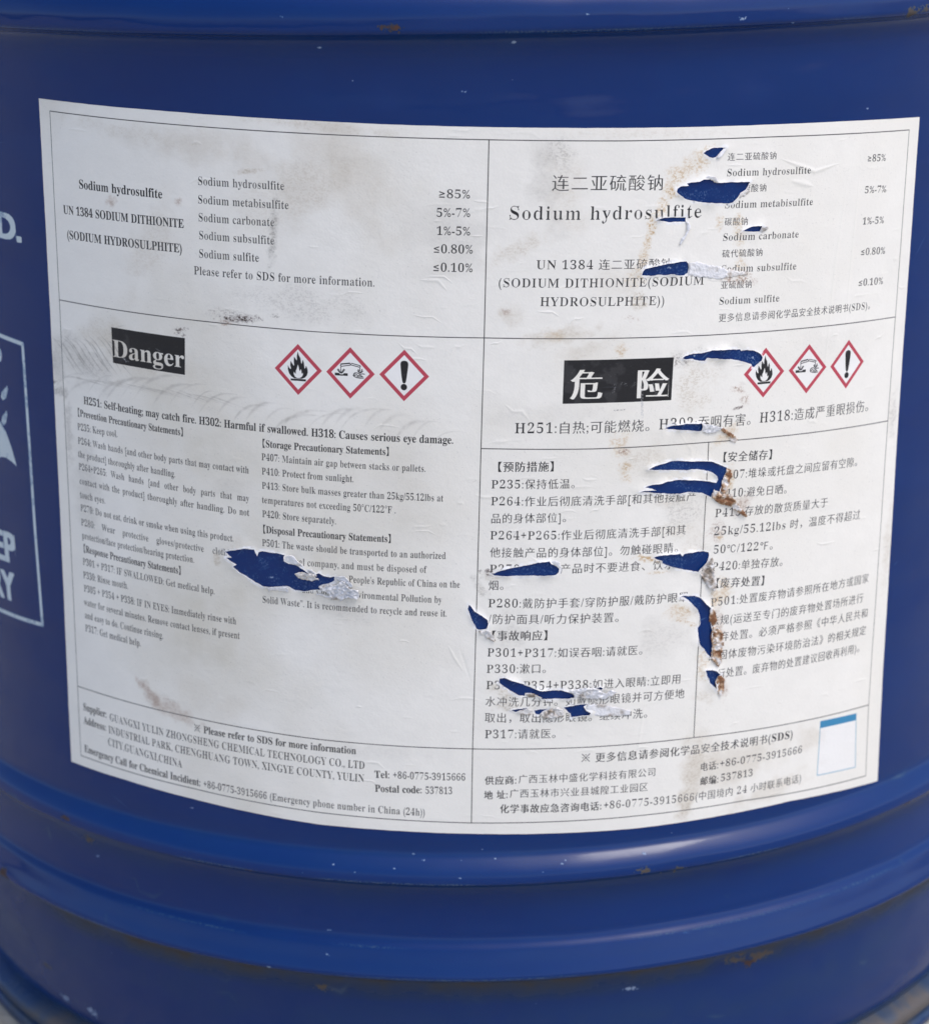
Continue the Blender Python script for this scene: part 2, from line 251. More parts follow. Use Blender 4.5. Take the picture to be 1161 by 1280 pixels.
STAINS = [
    (-119.06,27.53,12.6,6.98,-20,0,0.3,0.4),
    (-104.09,34.28,17,6.36,-10,1,0.3,0.4),
    (-128.83,24.78,4.77,7.08,0,0,0.3,0.3),
    (-92.27,64.42,6.73,19.58,-25,1,0.2,0.4),
    (-47.78,82.63,12.96,8.3,35,1,0.3,0.4),
    (-68.27,46.11,7.06,2.18,-5,4,0.18,0.9),
    (-79.2,91.05,26.24,6.27,-5,1,0.22,0.2),
    (-37.15,89.34,10.52,22.57,30,1,0.22,0.2),
    (-9.94,71.72,12.4,14.57,0,0,0.16,0.2),
    (-58.78,75.72,17.88,12.6,-20,1,0.14,0.5),
    (-56.38,69.56,1.56,9.5,-5,0,0.45,0.6),
    (-63.61,84.81,4.97,0.83,10,1,0.5,0.5),
    (-105.44,73.28,1.94,1.74,0,2,0.42,0.3),
    (-83.92,75.5,1.72,1.28,-20,2,0.3,0.6),
    (-84.35,40.53,2.53,1.33,20,4,0.5,0.9),
    (-83.14,39.11,1.01,0.67,0,4,0.4,0.9),
    (-66.18,45.43,6.31,1.09,5,4,0.85,0.85),
    (-70.18,43.97,2.38,0.88,0,2,0.5,0.8),
    (-56.1,47.15,1.81,0.65,0,4,0.3,0.9),
    (-97.36,-68.5,7.1,2.27,-40,2,0.45,0.3),
    (-89.88,-71.87,9.09,3.01,-15,2,0.28,0.4),
    (-80.29,-65.49,16.12,4.95,-10,1,0.12,0.3),
    (-117.92,-7.41,6.44,21.72,0,0,0.18,0.3),
    (-124.82,5.54,2.01,12,0,0,0.3,0.4),
    (-71.44,-2.3,7.4,4.6,0,0,0.12,0.3),
    (-66.85,-20.21,6.13,4.21,-10,1,0.2,0.5),
    (-74.29,-23.59,2.03,2.36,0,1,0.45,0.6),
    (14.55,83.47,14.53,5.15,-75,0,0.2,0.3),
    (18.43,91.69,5.19,5.72,-20,0,0.3,0.7),
    (20.91,80.39,6.29,12.42,15,1,0.2,0.5),
    (8.79,67.86,10.4,2.93,25,1,0.3,0.6),
    (6.16,49.9,4.19,3.41,0,1,0.32,0.4),
    (5.5,50.96,1.47,1.06,0,2,0.35,0.6),
    (20.04,44.58,10.65,2.58,10,1,0.4,0.3),
    (18.77,44.59,3.19,1.72,0,3,0.3,0.5),
    (26.63,40.21,9.71,2.59,20,1,0.22,0.3),
    (34.61,57.21,7.61,6.39,0,1,0.14,0.4),
    (58.49,92.36,4.14,1.66,10,3,0.5,0.8),
    (54.78,89.33,5.91,2.91,35,3,0.42,0.8),
    (50,85.9,3.14,3.75,0,3,0.45,0.8),
    (48.4,82.18,2.01,2.51,0,3,0.75,0.7),
    (45.96,77.64,2.22,3.77,-20,3,0.5,0.8),
    (43.54,72.87,1.55,4.21,-10,3,0.75,0.8),
    (42.41,68.69,1.32,2.96,-5,3,0.65,0.8),
    (41.72,64.48,1.77,2.97,-10,3,0.55,0.7),
    (40.59,60.27,3.53,2.98,0,3,0.38,0.7),
    (40.89,53.87,3.1,3.43,0,1,0.6,0.8),
    (38.9,48.99,2.65,1.08,0,2,0.3,0.9),
    (68.25,74.24,2.41,1.92,0,3,0.5,0.8),
    (63.04,73.8,1.42,2.55,0,3,0.4,0.8),
    (68.51,69.97,2.42,3.43,0,3,0.38,0.8),
    (69.7,62.43,2.19,3.89,0,3,0.35,0.8),
    (69.97,58.11,5.38,1.95,0,2,0.55,0.9),
    (65.07,59.42,2.39,1.73,0,2,0.4,0.8),
    (36.63,40.43,1.76,2.17,0,3,0.5,0.7),
    (57.85,32.61,8,6.63,0,1,0.32,0.8),
    (58.68,25.94,6.16,3.56,-10,1,0.35,0.8),
    (53.42,37.21,3.7,2.19,0,4,0.3,0.9),
    (71.09,28.02,2.49,1.57,0,2,0.6,0.85),
    (73.27,24.96,1.76,2.25,0,2,0.4,0.9),
    (71.41,22.87,2,0.56,10,4,0.7,0.6),
    (62.69,38.93,14.35,1.76,0,0,0.2,0.7),
    (37.51,14.76,3.13,4.45,0,3,0.38,0.8),
    (38.72,12.49,2.24,1.34,0,2,0.5,0.9),
    (39.59,7.99,2.7,1.79,0,3,0.6,0.8),
    (39.49,5.08,1.8,1.57,-10,3,0.5,0.85),
    (43.33,10.06,7.72,5.61,0,1,0.26,0.7),
    (55.15,3.79,7.08,1.13,0,1,0.3,0.6),
    (56.81,-5.4,6.68,4.59,10,0,0.25,0.8),
    (51.98,-2.8,7.03,2.28,0,1,0.2,0.6),
    (53.56,-10.88,5.67,4.14,0,1,0.24,0.7),
    (66.83,-11.94,3.48,4.18,0,2,0.3,0.85),
    (68.16,-13.68,1,0.93,0,3,0.6,0.8),
    (47.39,-18.28,5.12,1.16,-8,3,0.7,0.8),
    (49.91,-22.37,3.29,0.7,0,3,0.4,0.8),
    (70.26,-28.09,2.54,4.73,25,3,0.45,0.8),
    (60.55,-17.17,5.34,9.3,0,1,0.22,0.6),
    (57.13,-34.34,5.8,2.83,-15,3,0.35,0.7),
    (59.74,-38.1,4.89,0.95,-20,3,0.6,0.9),
    (57.58,-33.67,3.39,0.71,-25,3,0.5,0.9),
    (70.43,-30.92,1.78,2.37,0,3,0.5,0.8),
    (65.25,-49.32,2.51,7.22,0,3,0.35,0.8),
    (65.91,-43.44,2.01,4.79,0,3,0.3,0.7),
    (52.76,-42.2,9.56,7.12,0,0,0.16,0.5),
    (65.85,-60.18,4.04,2.92,0,1,0.25,0.6),
    (69.17,-43.79,2.03,9.11,0,2,0.55,0.6),
    (67.48,-31.79,2.01,3.32,20,3,0.6,0.6),
    (71.52,-57.97,2.07,3.9,0,2,0.5,0.6),
    (73.89,-5,4.6,2.78,40,2,0.45,0.6),
    (69.67,2.7,1.75,4.59,0,3,0.6,0.6),
    (67.68,15.3,5.42,2.26,35,3,0.5,0.6),
    (64.74,-22.64,2.47,3.75,10,2,0.35,0.6),
    (32.53,-56.51,7.75,2.39,0,0,0.3,0.6),
    (-36.68,-29.69,5.86,3.25,0,0,0.22,0.5),
    (64.42,-79.48,6.58,8.41,-10,1,0.48,0.4),
    (62.88,-87.91,3.54,8.97,-8,1,0.45,0.5),
    (79.99,-81.63,19.02,7.52,14,1,0.3,0.2),
    (88.89,-93.1,17.17,3.57,14,1,0.25,0.2),
    (61.46,-93.93,3.02,5.01,0,1,0.55,0.5),
    (103.79,-79.59,7.47,4.08,0,1,0.25,0.3),
    (7.46,-55.02,4.86,3.79,-30,1,0.4,0.7),
    (10.26,-60.48,7.54,1.91,-10,1,0.5,0.7),
    (3.09,-21.04,3.04,1.15,0,4,0.6,0.85),
    (4.85,-21.94,4.34,1.61,0,1,0.3,0.7),
    (9.64,-38.1,6.58,5.59,-10,0,0.2,0.5),
    (0.59,-25.44,1.74,4.6,30,0,0.35,0.6),
    (-36.66,-34.35,13.57,3.74,-10,0,0.14,0.4),
    (129.36,-26.43,2.22,14.98,0,1,0.25,0.4),
    (127.65,14.53,2.16,7.19,0,0,0.3,0.6),
    (30.39,-59.75,9.1,2.87,0,0,0.25,0.6),
    (-21.55,4.4,12.96,20.12,0,0,0.08,0.3),
    (20.79,22.87,19.4,4.39,0,0,0.1,0.3),
    (101.71,38.21,17.57,6.82,0,0,0.06,0.4),
    (-47.85,50.98,19.83,5.37,-6,0,0.16,0.75),
    (-90.88,27.02,31.7,9.05,-12,1,0.14,0.4),
    (-27.36,-75.23,18.2,2.91,0,0,0.08,0.5),
    (-99.02,92.69,23.64,2.97,-6,1,0.14,0.6),
    (-43.5,97.65,23.31,1.63,-3,1,0.25,0.5),
    (39.35,97.17,25.93,1.43,0,1,0.16,0.6),
    (-127.71,16.8,3.4,1.9,0,0,0.5,0.5),
    (-131.25,18.99,2.8,0.71,10,4,0.55,0.5),
]
STROKES = [
    ([[-132.03,15.07],[-127.47,19.96],[-121.88,22.99],[-115.37,23.81]],1.3409389957653026,0,0.19596362296310157),
    ([[-128.14,12.74],[-122.49,18.71],[-115.61,21.92],[-107.61,22.93]],2.6833577255119647,0,0.23326276216567624),
    ([[-117.22,17.56],[-113.81,21.64],[-109.53,24.37],[-104.48,24.89]],1.2336032433493662,0,0.23145610381893994),
    ([[-114.33,15.45],[-109.24,21.19],[-102.94,24.19],[-95.51,25]],2.760985244794526,0,0.2264245483246176),
    ([[-110.51,16.72],[-105.75,22.19],[-99.84,25.1],[-92.83,25.83]],2.880226387580964,0,0.3912121803266878),
    ([[-105.53,17.59],[-101.09,22.84],[-95.54,25.66],[-88.92,26.3]],2.1130983065629136,0,0.22266964181778826),
    ([[-100.55,18.48],[-95.6,24.33],[-89.4,27.18],[-81.99,27.87]],2.904065174407183,0,0.3114333287008929),
    ([[-94.06,17.73],[-90.17,22.6],[-85.24,25.26],[-79.31,25.75]],2.9410979277333382,0,0.38353058117367234),
    ([[-88.66,18.43],[-84.83,23.3],[-79.95,25.92],[-74.06,26.37]],1.9482946380452755,0,0.21871694546918602),
    ([[-81.58,18.6],[-79.16,22.05],[-76.02,24.44],[-72.22,24.64]],1.1019083978077278,0,0.3303241789295768),
    ([[-79.31,17.25],[-75.94,21.74],[-71.62,24.24],[-66.36,24.58]],1.7542551839287435,0,0.41934692980130694),
    ([[-73.62,17.49],[-70.94,21.28],[-67.46,23.67],[-63.22,23.88]],2.391862959940242,0,0.24631316039032397),
    ([[-69.32,15.55],[-66.43,19.61],[-62.68,22],[-58.1,22.23]],2.228763763883463,0,0.39703562436735784),
    ([[-65.18,16.82],[-62.54,20.63],[-59.09,22.97],[-54.87,23.14]],2.683356930917807,0,0.3277036980308873),
    ([[-60.22,15.92],[-57.74,19.58],[-54.49,21.88],[-50.5,22.01]],2.009841254774387,0,0.19027468506768472),
    ([[-58.47,12.52],[-54.39,18],[-49.08,20.47],[-42.55,20.77]],2.6167315042426367,0,0.41036822198710826),
    ([[-56.13,13.96],[-52.06,19.43],[-46.76,21.87],[-40.23,22.15]],2.705526757495327,0,0.2785026434565301),
    ([[-48.7,14.18],[-45.03,19.25],[-40.21,21.61],[-34.25,21.79]],1.645502558045128,0,0.22593964915409742),
    ([[-43.85,16.65],[-41.1,20.68],[-37.47,22.92],[-32.96,22.99]],3.1159899692951907,0,0.2595137350078047),
    ([[-39.93,17.65],[-37.63,21.18],[-34.57,23.37],[-30.77,23.38]],2.724240484606981,0,0.2670538240620826),
    ([[-38.86,15.83],[-34.98,21.19],[-29.84,23.49],[-23.45,23.6]],1.9326955423978387,0,0.229900042021784),
    ([[-31.71,17.91],[-29.46,21.4],[-26.45,23.54],[-22.7,23.51]],2.4890196586799727,0,0.21591372836801553),
    ([[-28.1,16.48],[-25.71,20.14],[-22.52,22.28],[-18.52,22.24]],3.194800359593799,0,0.20934558183226068),
    ([[-23.56,14.63],[-20.88,18.64],[-17.3,20.77],[-12.8,20.72]],3.1728462460679943,0,0.29466287112553013),
    ([[-18.66,15.54],[-16.71,18.7],[-14.1,20.78],[-10.79,20.68]],1.926686115381901,0,0.2396606337680262),
    ([[-15.06,11.93],[-12.25,16.1],[-8.46,18.2],[-3.69,18.1]],1.0696307858897232,0,0.24105447874078878),
    ([[-131.93,33.31],[-127.45,30.81],[-123.21,26.41],[-119.13,21.98]],1.4566804676343201,0,0.49959561872299707),
    ([[-130.27,31.91],[-125.73,31.08],[-121.54,26.68],[-116.68,22.37]],1.5896277846893663,0,0.591036723084482),
    ([[-127.09,33.05],[-122.7,31.56],[-118.59,27.14],[-113.28,22.91]],1.319198914204192,0,0.623000807952996),
    ([[-126.12,34.22],[-121.82,31.7],[-117.74,27.28],[-112.25,23.07]],1.4897380407046739,0,0.7736020800315548),
    ([[-123.92,33.54],[-119.63,32.03],[-115.6,27.61],[-110.36,23.36]],1.2067433129738336,0,0.7351891599371747),
    ([[-121.77,33.87],[-117.53,32.35],[-113.56,27.92],[-108.65,23.62]],0.7951289502708887,0,0.7729799869452689),
    ([[-119.27,35.58],[-115.19,32.7],[-111.27,28.26],[-105.77,24.05]],1.5579511991936497,0,0.6839231589208554),
    ([[-118.65,33.79],[-114.48,32.81],[-110.58,28.36],[-107.03,23.86]],1.5653884596853385,0,0.6835164710857684),
    ([[-116.7,35.74],[-112.67,33.07],[-108.81,28.62],[-104.14,24.29]],1.1261265294209242,0,0.7112730949469219),
    ([[-113.86,36.04],[-109.89,33.47],[-106.09,29.02],[-102.9,24.47]],1.5145981928141172,0,0.45458859699594345),
    ([[-112.12,36.52],[-108.21,33.71],[-104.44,29.25],[-99.5,24.95]],1.3612667040466746,0,0.7572572546289666),
    ([[-110.83,34.97],[-106.86,33.9],[-103.12,29.44],[-99.55,24.94]],1.2386299719594847,0,0.5657250906262563),
    ([[-129.25,20.7],[-121.39,22.07],[-110.5,21.5]],1.165812142925574,0,0.331602161451508),
    ([[-126.33,22.25],[-118.72,22.09],[-108.03,21.42]],1.3133842090927048,0,0.3222078065589187),
    ([[-121.44,21.68],[-114.04,22.42],[-103.66,21.62]],0.7665140572909377,0,0.2906424207234567),
    ([[-117.81,22.1],[-110.6,22.54],[-100.43,21.63]],0.6126615223014811,0,0.40942224067992083),
    ([[-114.04,23.19],[-107.05,22.67],[-97.09,21.65]],1.2520544122496524,0,0.295289506400661),
    ([[-110.55,22.99],[-103.69,22.75],[-93.91,21.64]],0.880440712798044,0,0.32166300016543764),
    ([[-106.85,23.62],[-100.16,22.85],[-90.56,21.64]],0.7373413495637958,0,0.35524043291500507),
    ([[-103.57,23.02],[-96.98,22.89],[-87.53,21.58]],1.12074390127563,0,0.4144609889224814),
    ([[-100.33,23.98],[-93.88,22.91],[-84.58,21.51]],1.6575899267856702,0,0.24896316795970674),
    ([[-97.62,22.65],[-91.22,22.86],[-82.03,21.38]],1.1069573353365585,0,0.39958721764067406),
    ([[-94.54,22.69],[-88.24,22.85],[-79.17,21.28]],0.8116211298709386,0,0.2373267407092355),
    ([[-90.99,23.82],[-84.83,22.88],[-75.89,21.22]],1.2502356377878234,0,0.42601808422222565),
    ([[-87.63,24.54],[-81.58,22.88],[-72.76,21.13]],0.9741805683459597,0,0.3362371185996359),
    ([[-84.82,23.3],[-78.82,22.81],[-70.09,20.98]],1.1810993450252072,0,0.21892108194663112),
    ([[-82.04,23.09],[-76.1,22.72],[-67.47,20.82]],1.028148679994425,0,0.3916674825929354),
    ([[-78.31,23.63],[-72.47,22.73],[-63.94,20.74]],1.4120800231658166,0,0.35238372033021803),
    ([[8.44,5.22],[11.29,10.79]],0.5,0,0.15),
    ([[9.29,5.45],[12.14,11.01]],0.5,0,0.15),
    ([[10.15,5.67],[12.99,11.23]],0.5,0,0.15),
    ([[11,5.9],[13.84,11.45]],0.5,0,0.15),
    ([[11.85,6.12],[14.7,11.67]],0.5,0,0.15),
    ([[12.71,6.34],[15.55,11.89]],0.5,0,0.15),
    ([[13.56,6.56],[16.4,12.11]],0.5,0,0.15),
    ([[14.42,6.78],[17.26,12.32]],0.5,0,0.15),
    ([[15.27,7],[18.11,12.54]],0.5,0,0.15),
    ([[-108.25,35.97],[-105.3,38.62],[-101.09,40.07]],1,0,0.3),
    ([[-104.19,32.01],[-101.31,34.65],[-97.18,36.09]],1,0,0.3),
    ([[-93.52,26.67],[-90.81,29.28],[-86.9,30.66]],1,0,0.3),
]
FLAPS = [
    ([[52.97,74.33],[53.75,74.31],[54.29,73.31],[54.15,72.01],[53.18,70.4],[52.36,69.11],[51.82,68.15],[51.45,68.49],[51.89,69.46],[52.81,70.74],[53.44,72.03],[53.3,73.34]],1.4,0,0.5),
    ([[54.55,63.48],[56.97,63.56],[59.17,62.89],[61.74,62.32],[64.33,61.78],[65.86,60.88],[65.94,59.54],[64.89,58.66],[62.67,58.82],[59.37,59.29],[56.83,59.53],[54.5,59.85],[54.86,61.66]],0.8,0,0.5),
    ([[64.73,61.26],[66.59,61.18],[69.25,60.45],[72.29,60.16],[71.96,59.41],[69.31,59.38],[67.1,58.82],[65.23,59.07]],0.5,1,0.5),
    ([[60.6,19.41],[62.66,18.96],[65.35,18.32],[66.73,17.76],[66.09,17.18],[64.79,16.5],[62.81,16.33],[60.96,16.92]],1.6,0,0.8),
    ([[65.54,18],[67.41,17.55],[68.83,16.36],[70.23,15.64],[71.7,13.97],[71.06,13.24],[69.66,13.82],[69.25,15.09],[67.49,16.15]],1.2,2,0.8),
    ([[69.02,6.21],[70.09,5.5],[70.41,4.06],[69.65,2.56],[69.29,0.08],[68.51,-1.11],[67.43,-0.08],[67.77,2.72],[68.68,4.52]],1.5,2,0.8),
    ([[65.03,0.59],[66.07,0.03],[67.82,-1.06],[70.22,-1.26],[72.45,-3.99],[74.32,-6.07],[76.21,-8.16],[75.16,-8.38],[72.59,-6.22],[70.09,-4.72],[67.31,-3.85],[64.85,-2.07]],1.8,2,1.0),
    ([[65.47,-18.95],[66.04,-19.96],[66.57,-22.66],[66.81,-24.61],[67.44,-26.6],[67.32,-29.01],[66.28,-28.66],[64.68,-27.3],[63.56,-25.51],[62.48,-24.2],[61.93,-23.19],[62.62,-22.17],[64.07,-20.98]],1.8,1,1.0),
    ([[66.25,-34.16],[67.38,-34.87],[68.25,-36.58],[68.06,-38.63],[67.17,-39.42],[66.13,-37.54],[66.13,-36.36]],1.2,2,0.8),
    ([[67.18,-39.57],[68.76,-39.89],[70.13,-41.82],[70.44,-44.53],[70.14,-47.48],[70.16,-50.47],[69.45,-51.73],[68.1,-50.23],[67.21,-48.34],[67.36,-45.38],[66.72,-42.34]],1.7,2,1.0),
    ([[69.61,-54.6],[70.87,-54.45],[71.6,-56.05],[71.72,-58.17],[71.23,-60.53],[70.25,-60.1],[69.35,-58.18],[69.08,-56.34]],1.3,2,0.8),
    ([[-53.77,-19.97],[-52.81,-19.51],[-51.37,-19.11],[-50.42,-19.85],[-49.71,-20.73],[-48.53,-21.56],[-48.05,-22.47],[-48.77,-22.31],[-50.43,-21.88],[-52.34,-21.61],[-53.66,-21.16]],1.2,0,0.7),
    ([[-50.56,-24.54],[-49.25,-23.8],[-47.11,-23.81],[-45.22,-23.62],[-44.75,-24.54],[-43.81,-25.64],[-45.22,-26.02],[-47.59,-26.02],[-49.01,-25.93],[-49.97,-25.31]],2,1,1.0),
    ([[-47.11,-22.85],[-45.69,-22.71],[-44.75,-23.34],[-44.28,-24.49],[-44.98,-25.04],[-45.69,-23.91],[-46.87,-23.55]],2,0,0.6),
    ([[-43.63,-27.63],[-42.22,-26.77],[-40.35,-26.48],[-39.42,-26.75],[-38.02,-25.91],[-37.1,-24.87],[-36.17,-25.15],[-35.7,-26.43],[-34.54,-27.29],[-32.69,-27.39],[-32.22,-28.55],[-32.68,-30.02],[-33.83,-30.12],[-35.45,-29.77],[-36.38,-30.33],[-37.54,-31.15],[-39.4,-31.08],[-40.34,-30.2],[-40.81,-29.29],[-42.22,-28.7]],2.2,0,1.2),
    ([[-39.19,-24.34],[-38.03,-23.88],[-36.41,-23.62],[-35.71,-24.28],[-34.08,-26.3],[-34.77,-27.31],[-36.16,-26.47],[-37.09,-25.35],[-38.49,-25.47]],1.8,0,0.9),
    ([[-44.34,-29.63],[-42.69,-29.71],[-40.81,-30.01],[-39.41,-30.6],[-40.11,-31.15],[-41.28,-30.77],[-43.16,-30.23],[-44.57,-30.25]],1,0,0.7),
    ([[-58.33,-29.55],[-56.74,-29.23],[-54.79,-28.8],[-53.1,-28.43],[-52.26,-29.18],[-52.51,-30.3],[-54.32,-30.15],[-56.26,-30.14],[-58.22,-30.57]],1.6,0,0.5),
    ([[0.35,-37.92],[1.55,-37.74],[3.05,-37.4],[3.97,-38.19],[4.61,-39.47],[4.95,-40.91],[3.73,-40.44],[2.5,-39.81],[1.43,-39.03]],1.4,1,0.8),
    ([[26.06,-55.33],[28.32,-55.04],[30.75,-54.59],[32.87,-54.87],[34.68,-55.88],[36.13,-56.7],[38.22,-55.71],[39.33,-56.51],[38.29,-57.37],[36.2,-58.36],[33.36,-58.4],[30.53,-58.08],[27.7,-57.34],[26.61,-56.27]],1.5,0,1.0),
    ([[31.32,-60.15],[33.42,-59.88],[36.99,-60.44],[40.61,-61.41],[43.9,-62.38],[43.6,-63.85],[40.71,-63.83],[37.13,-63.79],[34.28,-63.63],[32.15,-63.45],[32.8,-62.07],[31,-61.25]],0.7,0,0.6),
    ([[13.8,-56.17],[15.52,-56.11],[17.27,-56.83],[18.32,-57.52],[16.6,-57.78],[14.52,-57.28]],0.9,1,0.8),
    ([[18.13,-62.5],[19.15,-61.59],[20.86,-60.89],[22.92,-60.21],[24.35,-61.36],[24.91,-62.49],[24.07,-63.39],[20.94,-63.49],[18.86,-63.62]],1.5,1,1.0),
    ([[11.55,-61.8],[12.57,-61.14],[14.97,-60.6],[16.02,-61.35],[15.37,-62.64],[13.3,-62.44]],1,1,0.8),
    ([[75.66,72.35],[77.4,72.26],[77.76,71.58],[76.91,70.96],[75.77,70.68],[75.17,70.94],[75.43,71.69]],0.9,0,0.7),
    ([[62.79,93.2],[63.77,93.24],[63.56,92.53],[62.7,91.75],[61.68,90.65],[60.89,90.6],[61,91.15],[61.95,92.09]],0.8,0,0.6),
    ([[56.96,85.43],[58.35,86.05],[60.88,85.82],[62.05,84.33],[60.96,84.36],[59.47,85.21],[57.69,85.25]],0.9,0,0.6),
    ([[68.65,81.28],[70.28,82.11],[71.42,81.9],[70.73,80.95],[69.64,80.33],[68.36,80.05]],0.9,1,0.7),
    ([[19.3,-17.75],[20.86,-17.59],[22.09,-18.08],[22.38,-19.51],[22,-19.97],[21.07,-19.17],[19.84,-18.58]],0.9,0,0.6),
]
SPOTS = [
    (-0.097,0.6529,8,0),
    (-0.0895,0.6523,5,0),
    (0.6659,0.6483,9,3),
    (0.6973,0.6499,8,3),
    (-0.1955,0.6256,2.2,1),
    (-0.0026,0.5666,1.8,1),
    (0.0633,0.6305,2,1),
    (0.159,0.6667,2,1),
    (0.3738,0.6534,2.5,1),
    (0.6052,0.516,1.5,1),
    (0.4524,0.6437,1.5,1),
    (-0.2407,0.6673,1.5,1),
    (-0.3459,-0.5982,5,0),
    (-0.3568,-0.5999,3.5,1),
    (-0.6513,-0.6481,2.5,1),
    (-0.5743,-0.6025,2,1),
    (-0.8816,-0.7461,11,0),
    (-0.9074,-0.7633,7,0),
    (-0.6943,-0.5862,5,0),
    (-0.7182,-0.6059,4,1),
    (-0.6695,-0.6253,7,3),
    (0.7753,-0.6121,6,0),
    (0.6546,-0.764,6,0),
    (0.7075,-0.769,7,3),
    (0.7561,-0.769,9,0),
    (0.4487,-0.7633,4,1),
    (0.3742,-0.7654,3,1),
    (0.4099,-0.7818,10,3),
    (0.4567,-0.7834,12,3),
    (0.4349,-0.7947,9,0),
    (-0.7019,-0.9507,9,1),
    (-0.8183,-0.9053,6,3),
    (-0.7769,-0.9522,7,1),
    (0.2482,-0.5889,7,3),
    (0.2998,-0.6019,10,3),
    (-0.4499,-0.5183,1.5,1),
    (-0.0257,-0.5829,1.5,1),
    (0.1244,-0.5691,1.5,1),
    (0.2492,-0.5665,2,1),
    (-0.2262,-0.689,2,1),
    (-0.2274,-0.7217,2,1),
    (-0.1215,-0.5717,1.3,1),
    (-0.0791,-0.5611,1.3,1),
    (-0.0946,-0.5536,1.3,1),
    (-0.2135,-0.5713,1.2,1),
    (-0.1803,-0.5792,1.2,1),
    (0.0954,-0.5776,1.2,1),
    (-0.3168,-0.7499,2,1),
    (0.3262,-0.7571,2,1),
    (0.2347,-0.7995,5,1),
    (-0.2464,-0.791,8,3),
    (0.363,-0.2473,2.5,1),
    (-0.2959,-0.1291,1.5,1),
    (-0.249,-0.1255,1.5,1),
    (0.3224,0.189,2,1),
    (0.2907,0.4267,2,1),
    (0.306,0.4346,2,1),
    (0.4144,0.1767,2.5,1),
    (0.2817,0.3173,1.8,1),
]
STENCIL = [
    ('line',[[-0.825,0.1813],[-0.7979,0.1797],[-0.7388,0.1745]]),
    ('line',[[-0.7388,0.1745],[-0.7408,0.037],[-0.7434,-0.1172],[-0.743,-0.2765]]),
    ('line',[[-0.743,-0.2765],[-0.801,-0.2798],[-0.8675,-0.2819],[-0.9241,-0.2833]]),
    ('fill',[[-0.8145,0.1585],[-0.7987,0.1584],[-0.7954,0.1502],[-0.7992,0.1396],[-0.8115,0.1326],[-0.8223,0.1372]]),
    ('fill',[[-0.7878,0.1024],[-0.7865,0.0963],[-0.7941,0.0812],[-0.8037,0.0764],[-0.8087,0.0812],[-0.8052,0.0894]]),
    ('fill',[[-0.7956,0.0619],[-0.7938,0.0558],[-0.7997,0.0408],[-0.8072,0.0356],[-0.8135,0.0396],[-0.8099,0.0492]]),
    ('fill',[[-0.9208,0.0494],[-0.8523,0.0531],[-0.8179,0.0414],[-0.8017,0.0264],[-0.7894,0.003],[-0.7789,-0.0246],[-0.7925,-0.0194],[-0.8077,-0.0159],[-0.8219,-0.0173],[-0.8375,-0.0256],[-0.8565,-0.0203],[-0.8902,-0.0166],[-0.9355,-0.026]]),
]
STENTEXT = [
    ('LTD.',-0.8533,0.3366,-0.7206,0.3313,0.037),
    ('KEEP',-0.9442,-0.1951,-0.8023,-0.189,0.048),
    ('DRY',-0.9317,-0.2592,-0.8137,-0.2547,0.0458),
]

# ------------------------------------------------------------------ glyph outlines taken from Blender's own font
def math_bold(c):
    if 'A' <= c <= 'Z': return chr(0x1D400 + ord(c) - 65)
    if 'a' <= c <= 'z': return chr(0x1D41A + ord(c) - 97)
    if '0' <= c <= '9': return chr(0x1D7CE + ord(c) - 48)
    return c

def is_cjk(c): return ord(c) > 0x2E80 or c in '※℃℉'

def collect_glyphs(chars):
    chars = sorted(chars)
    cu = bpy.data.curves.new('glyph_source', 'FONT'); cu.size = 1.0; cu.space_line = 4.0; cu.resolution_u = 5
    cu.body = '\n'.join(c + '  H' for c in chars) + '\n  H\n H'
    ob = bpy.data.objects.new('glyph_source', cu); COL.objects.link(ob)
    dg = bpy.context.evaluated_depsgraph_get(); me = ob.evaluated_get(dg).to_mesh()
    nv = len(me.vertices); co = np.empty(nv * 3); me.vertices.foreach_get('co', co); co = co.reshape(-1, 3)[:, :2]
    me.calc_loop_triangles()
    tr = np.empty(len(me.loop_triangles) * 3, dtype=np.int32); me.loop_triangles.foreach_get('vertices', tr); tr = tr.reshape(-1, 3)
    # line number of each vertex
    ys = co[:, 1]
    hs = []
    line = np.round(-(ys - 0.35) / 4.0).astype(int)
    n = len(chars)
    def hx(k):
        s = co[line == k]; return s[:, 0].max() if len(s) else 0.0
    sp = hx(n) - hx(n + 1)                       # width of a space
    hend = hx(n) - 2 * sp                        # x max of an H standing at 0
    s = co[line == n + 1]; hw = s[:, 0].max() - s[:, 0].min()
    base = -4.0 * n
    lower = s[:, 1].min(); cap_h = s[:, 1].max() - lower
    # baseline of line k
    b0 = lower + 4.0 * (n + 1)
    out = {}
    tl = line[tr[:, 0]]
    for k, c in enumerate(chars):
        xe = hx(k); adv = xe - 2 * sp - hend
        T = tr[tl == k]
        P = co[T]                                # (m,3,2)
        keep = P[:, :, 0].min(axis=1) < xe - hw - 0.5 * sp
        T = T[keep]
        E_ = np.concatenate([T[:, [0, 1]], T[:, [1, 2]], T[:, [2, 0]]])
        # weld coincident vertices
        if len(E_):
            q = np.round(co * 1e5).astype(np.int64)
            ids = {}
            idx = np.array([ids.setdefault((int(q[v][0]), int(q[v][1])), v) for v in E_.ravel()]).reshape(-1, 2)
            fw = set(map(tuple, idx.tolist()))
            B = np.array([e for e in idx.tolist() if (e[1], e[0]) not in fw and e[0] != e[1]])
            seg = np.concatenate([co[B[:, 0]], co[B[:, 1]]], axis=1) if len(B) else np.zeros((0, 4))
            seg[:, [1, 3]] -= b0 - 4.0 * k
        else:
            seg = np.zeros((0, 4))
        out[c] = (seg, adv)
    ob.to_mesh_clear() if False else None
    bpy.data.objects.remove(ob); bpy.data.curves.remove(cu)
    return out, cap_h, sp

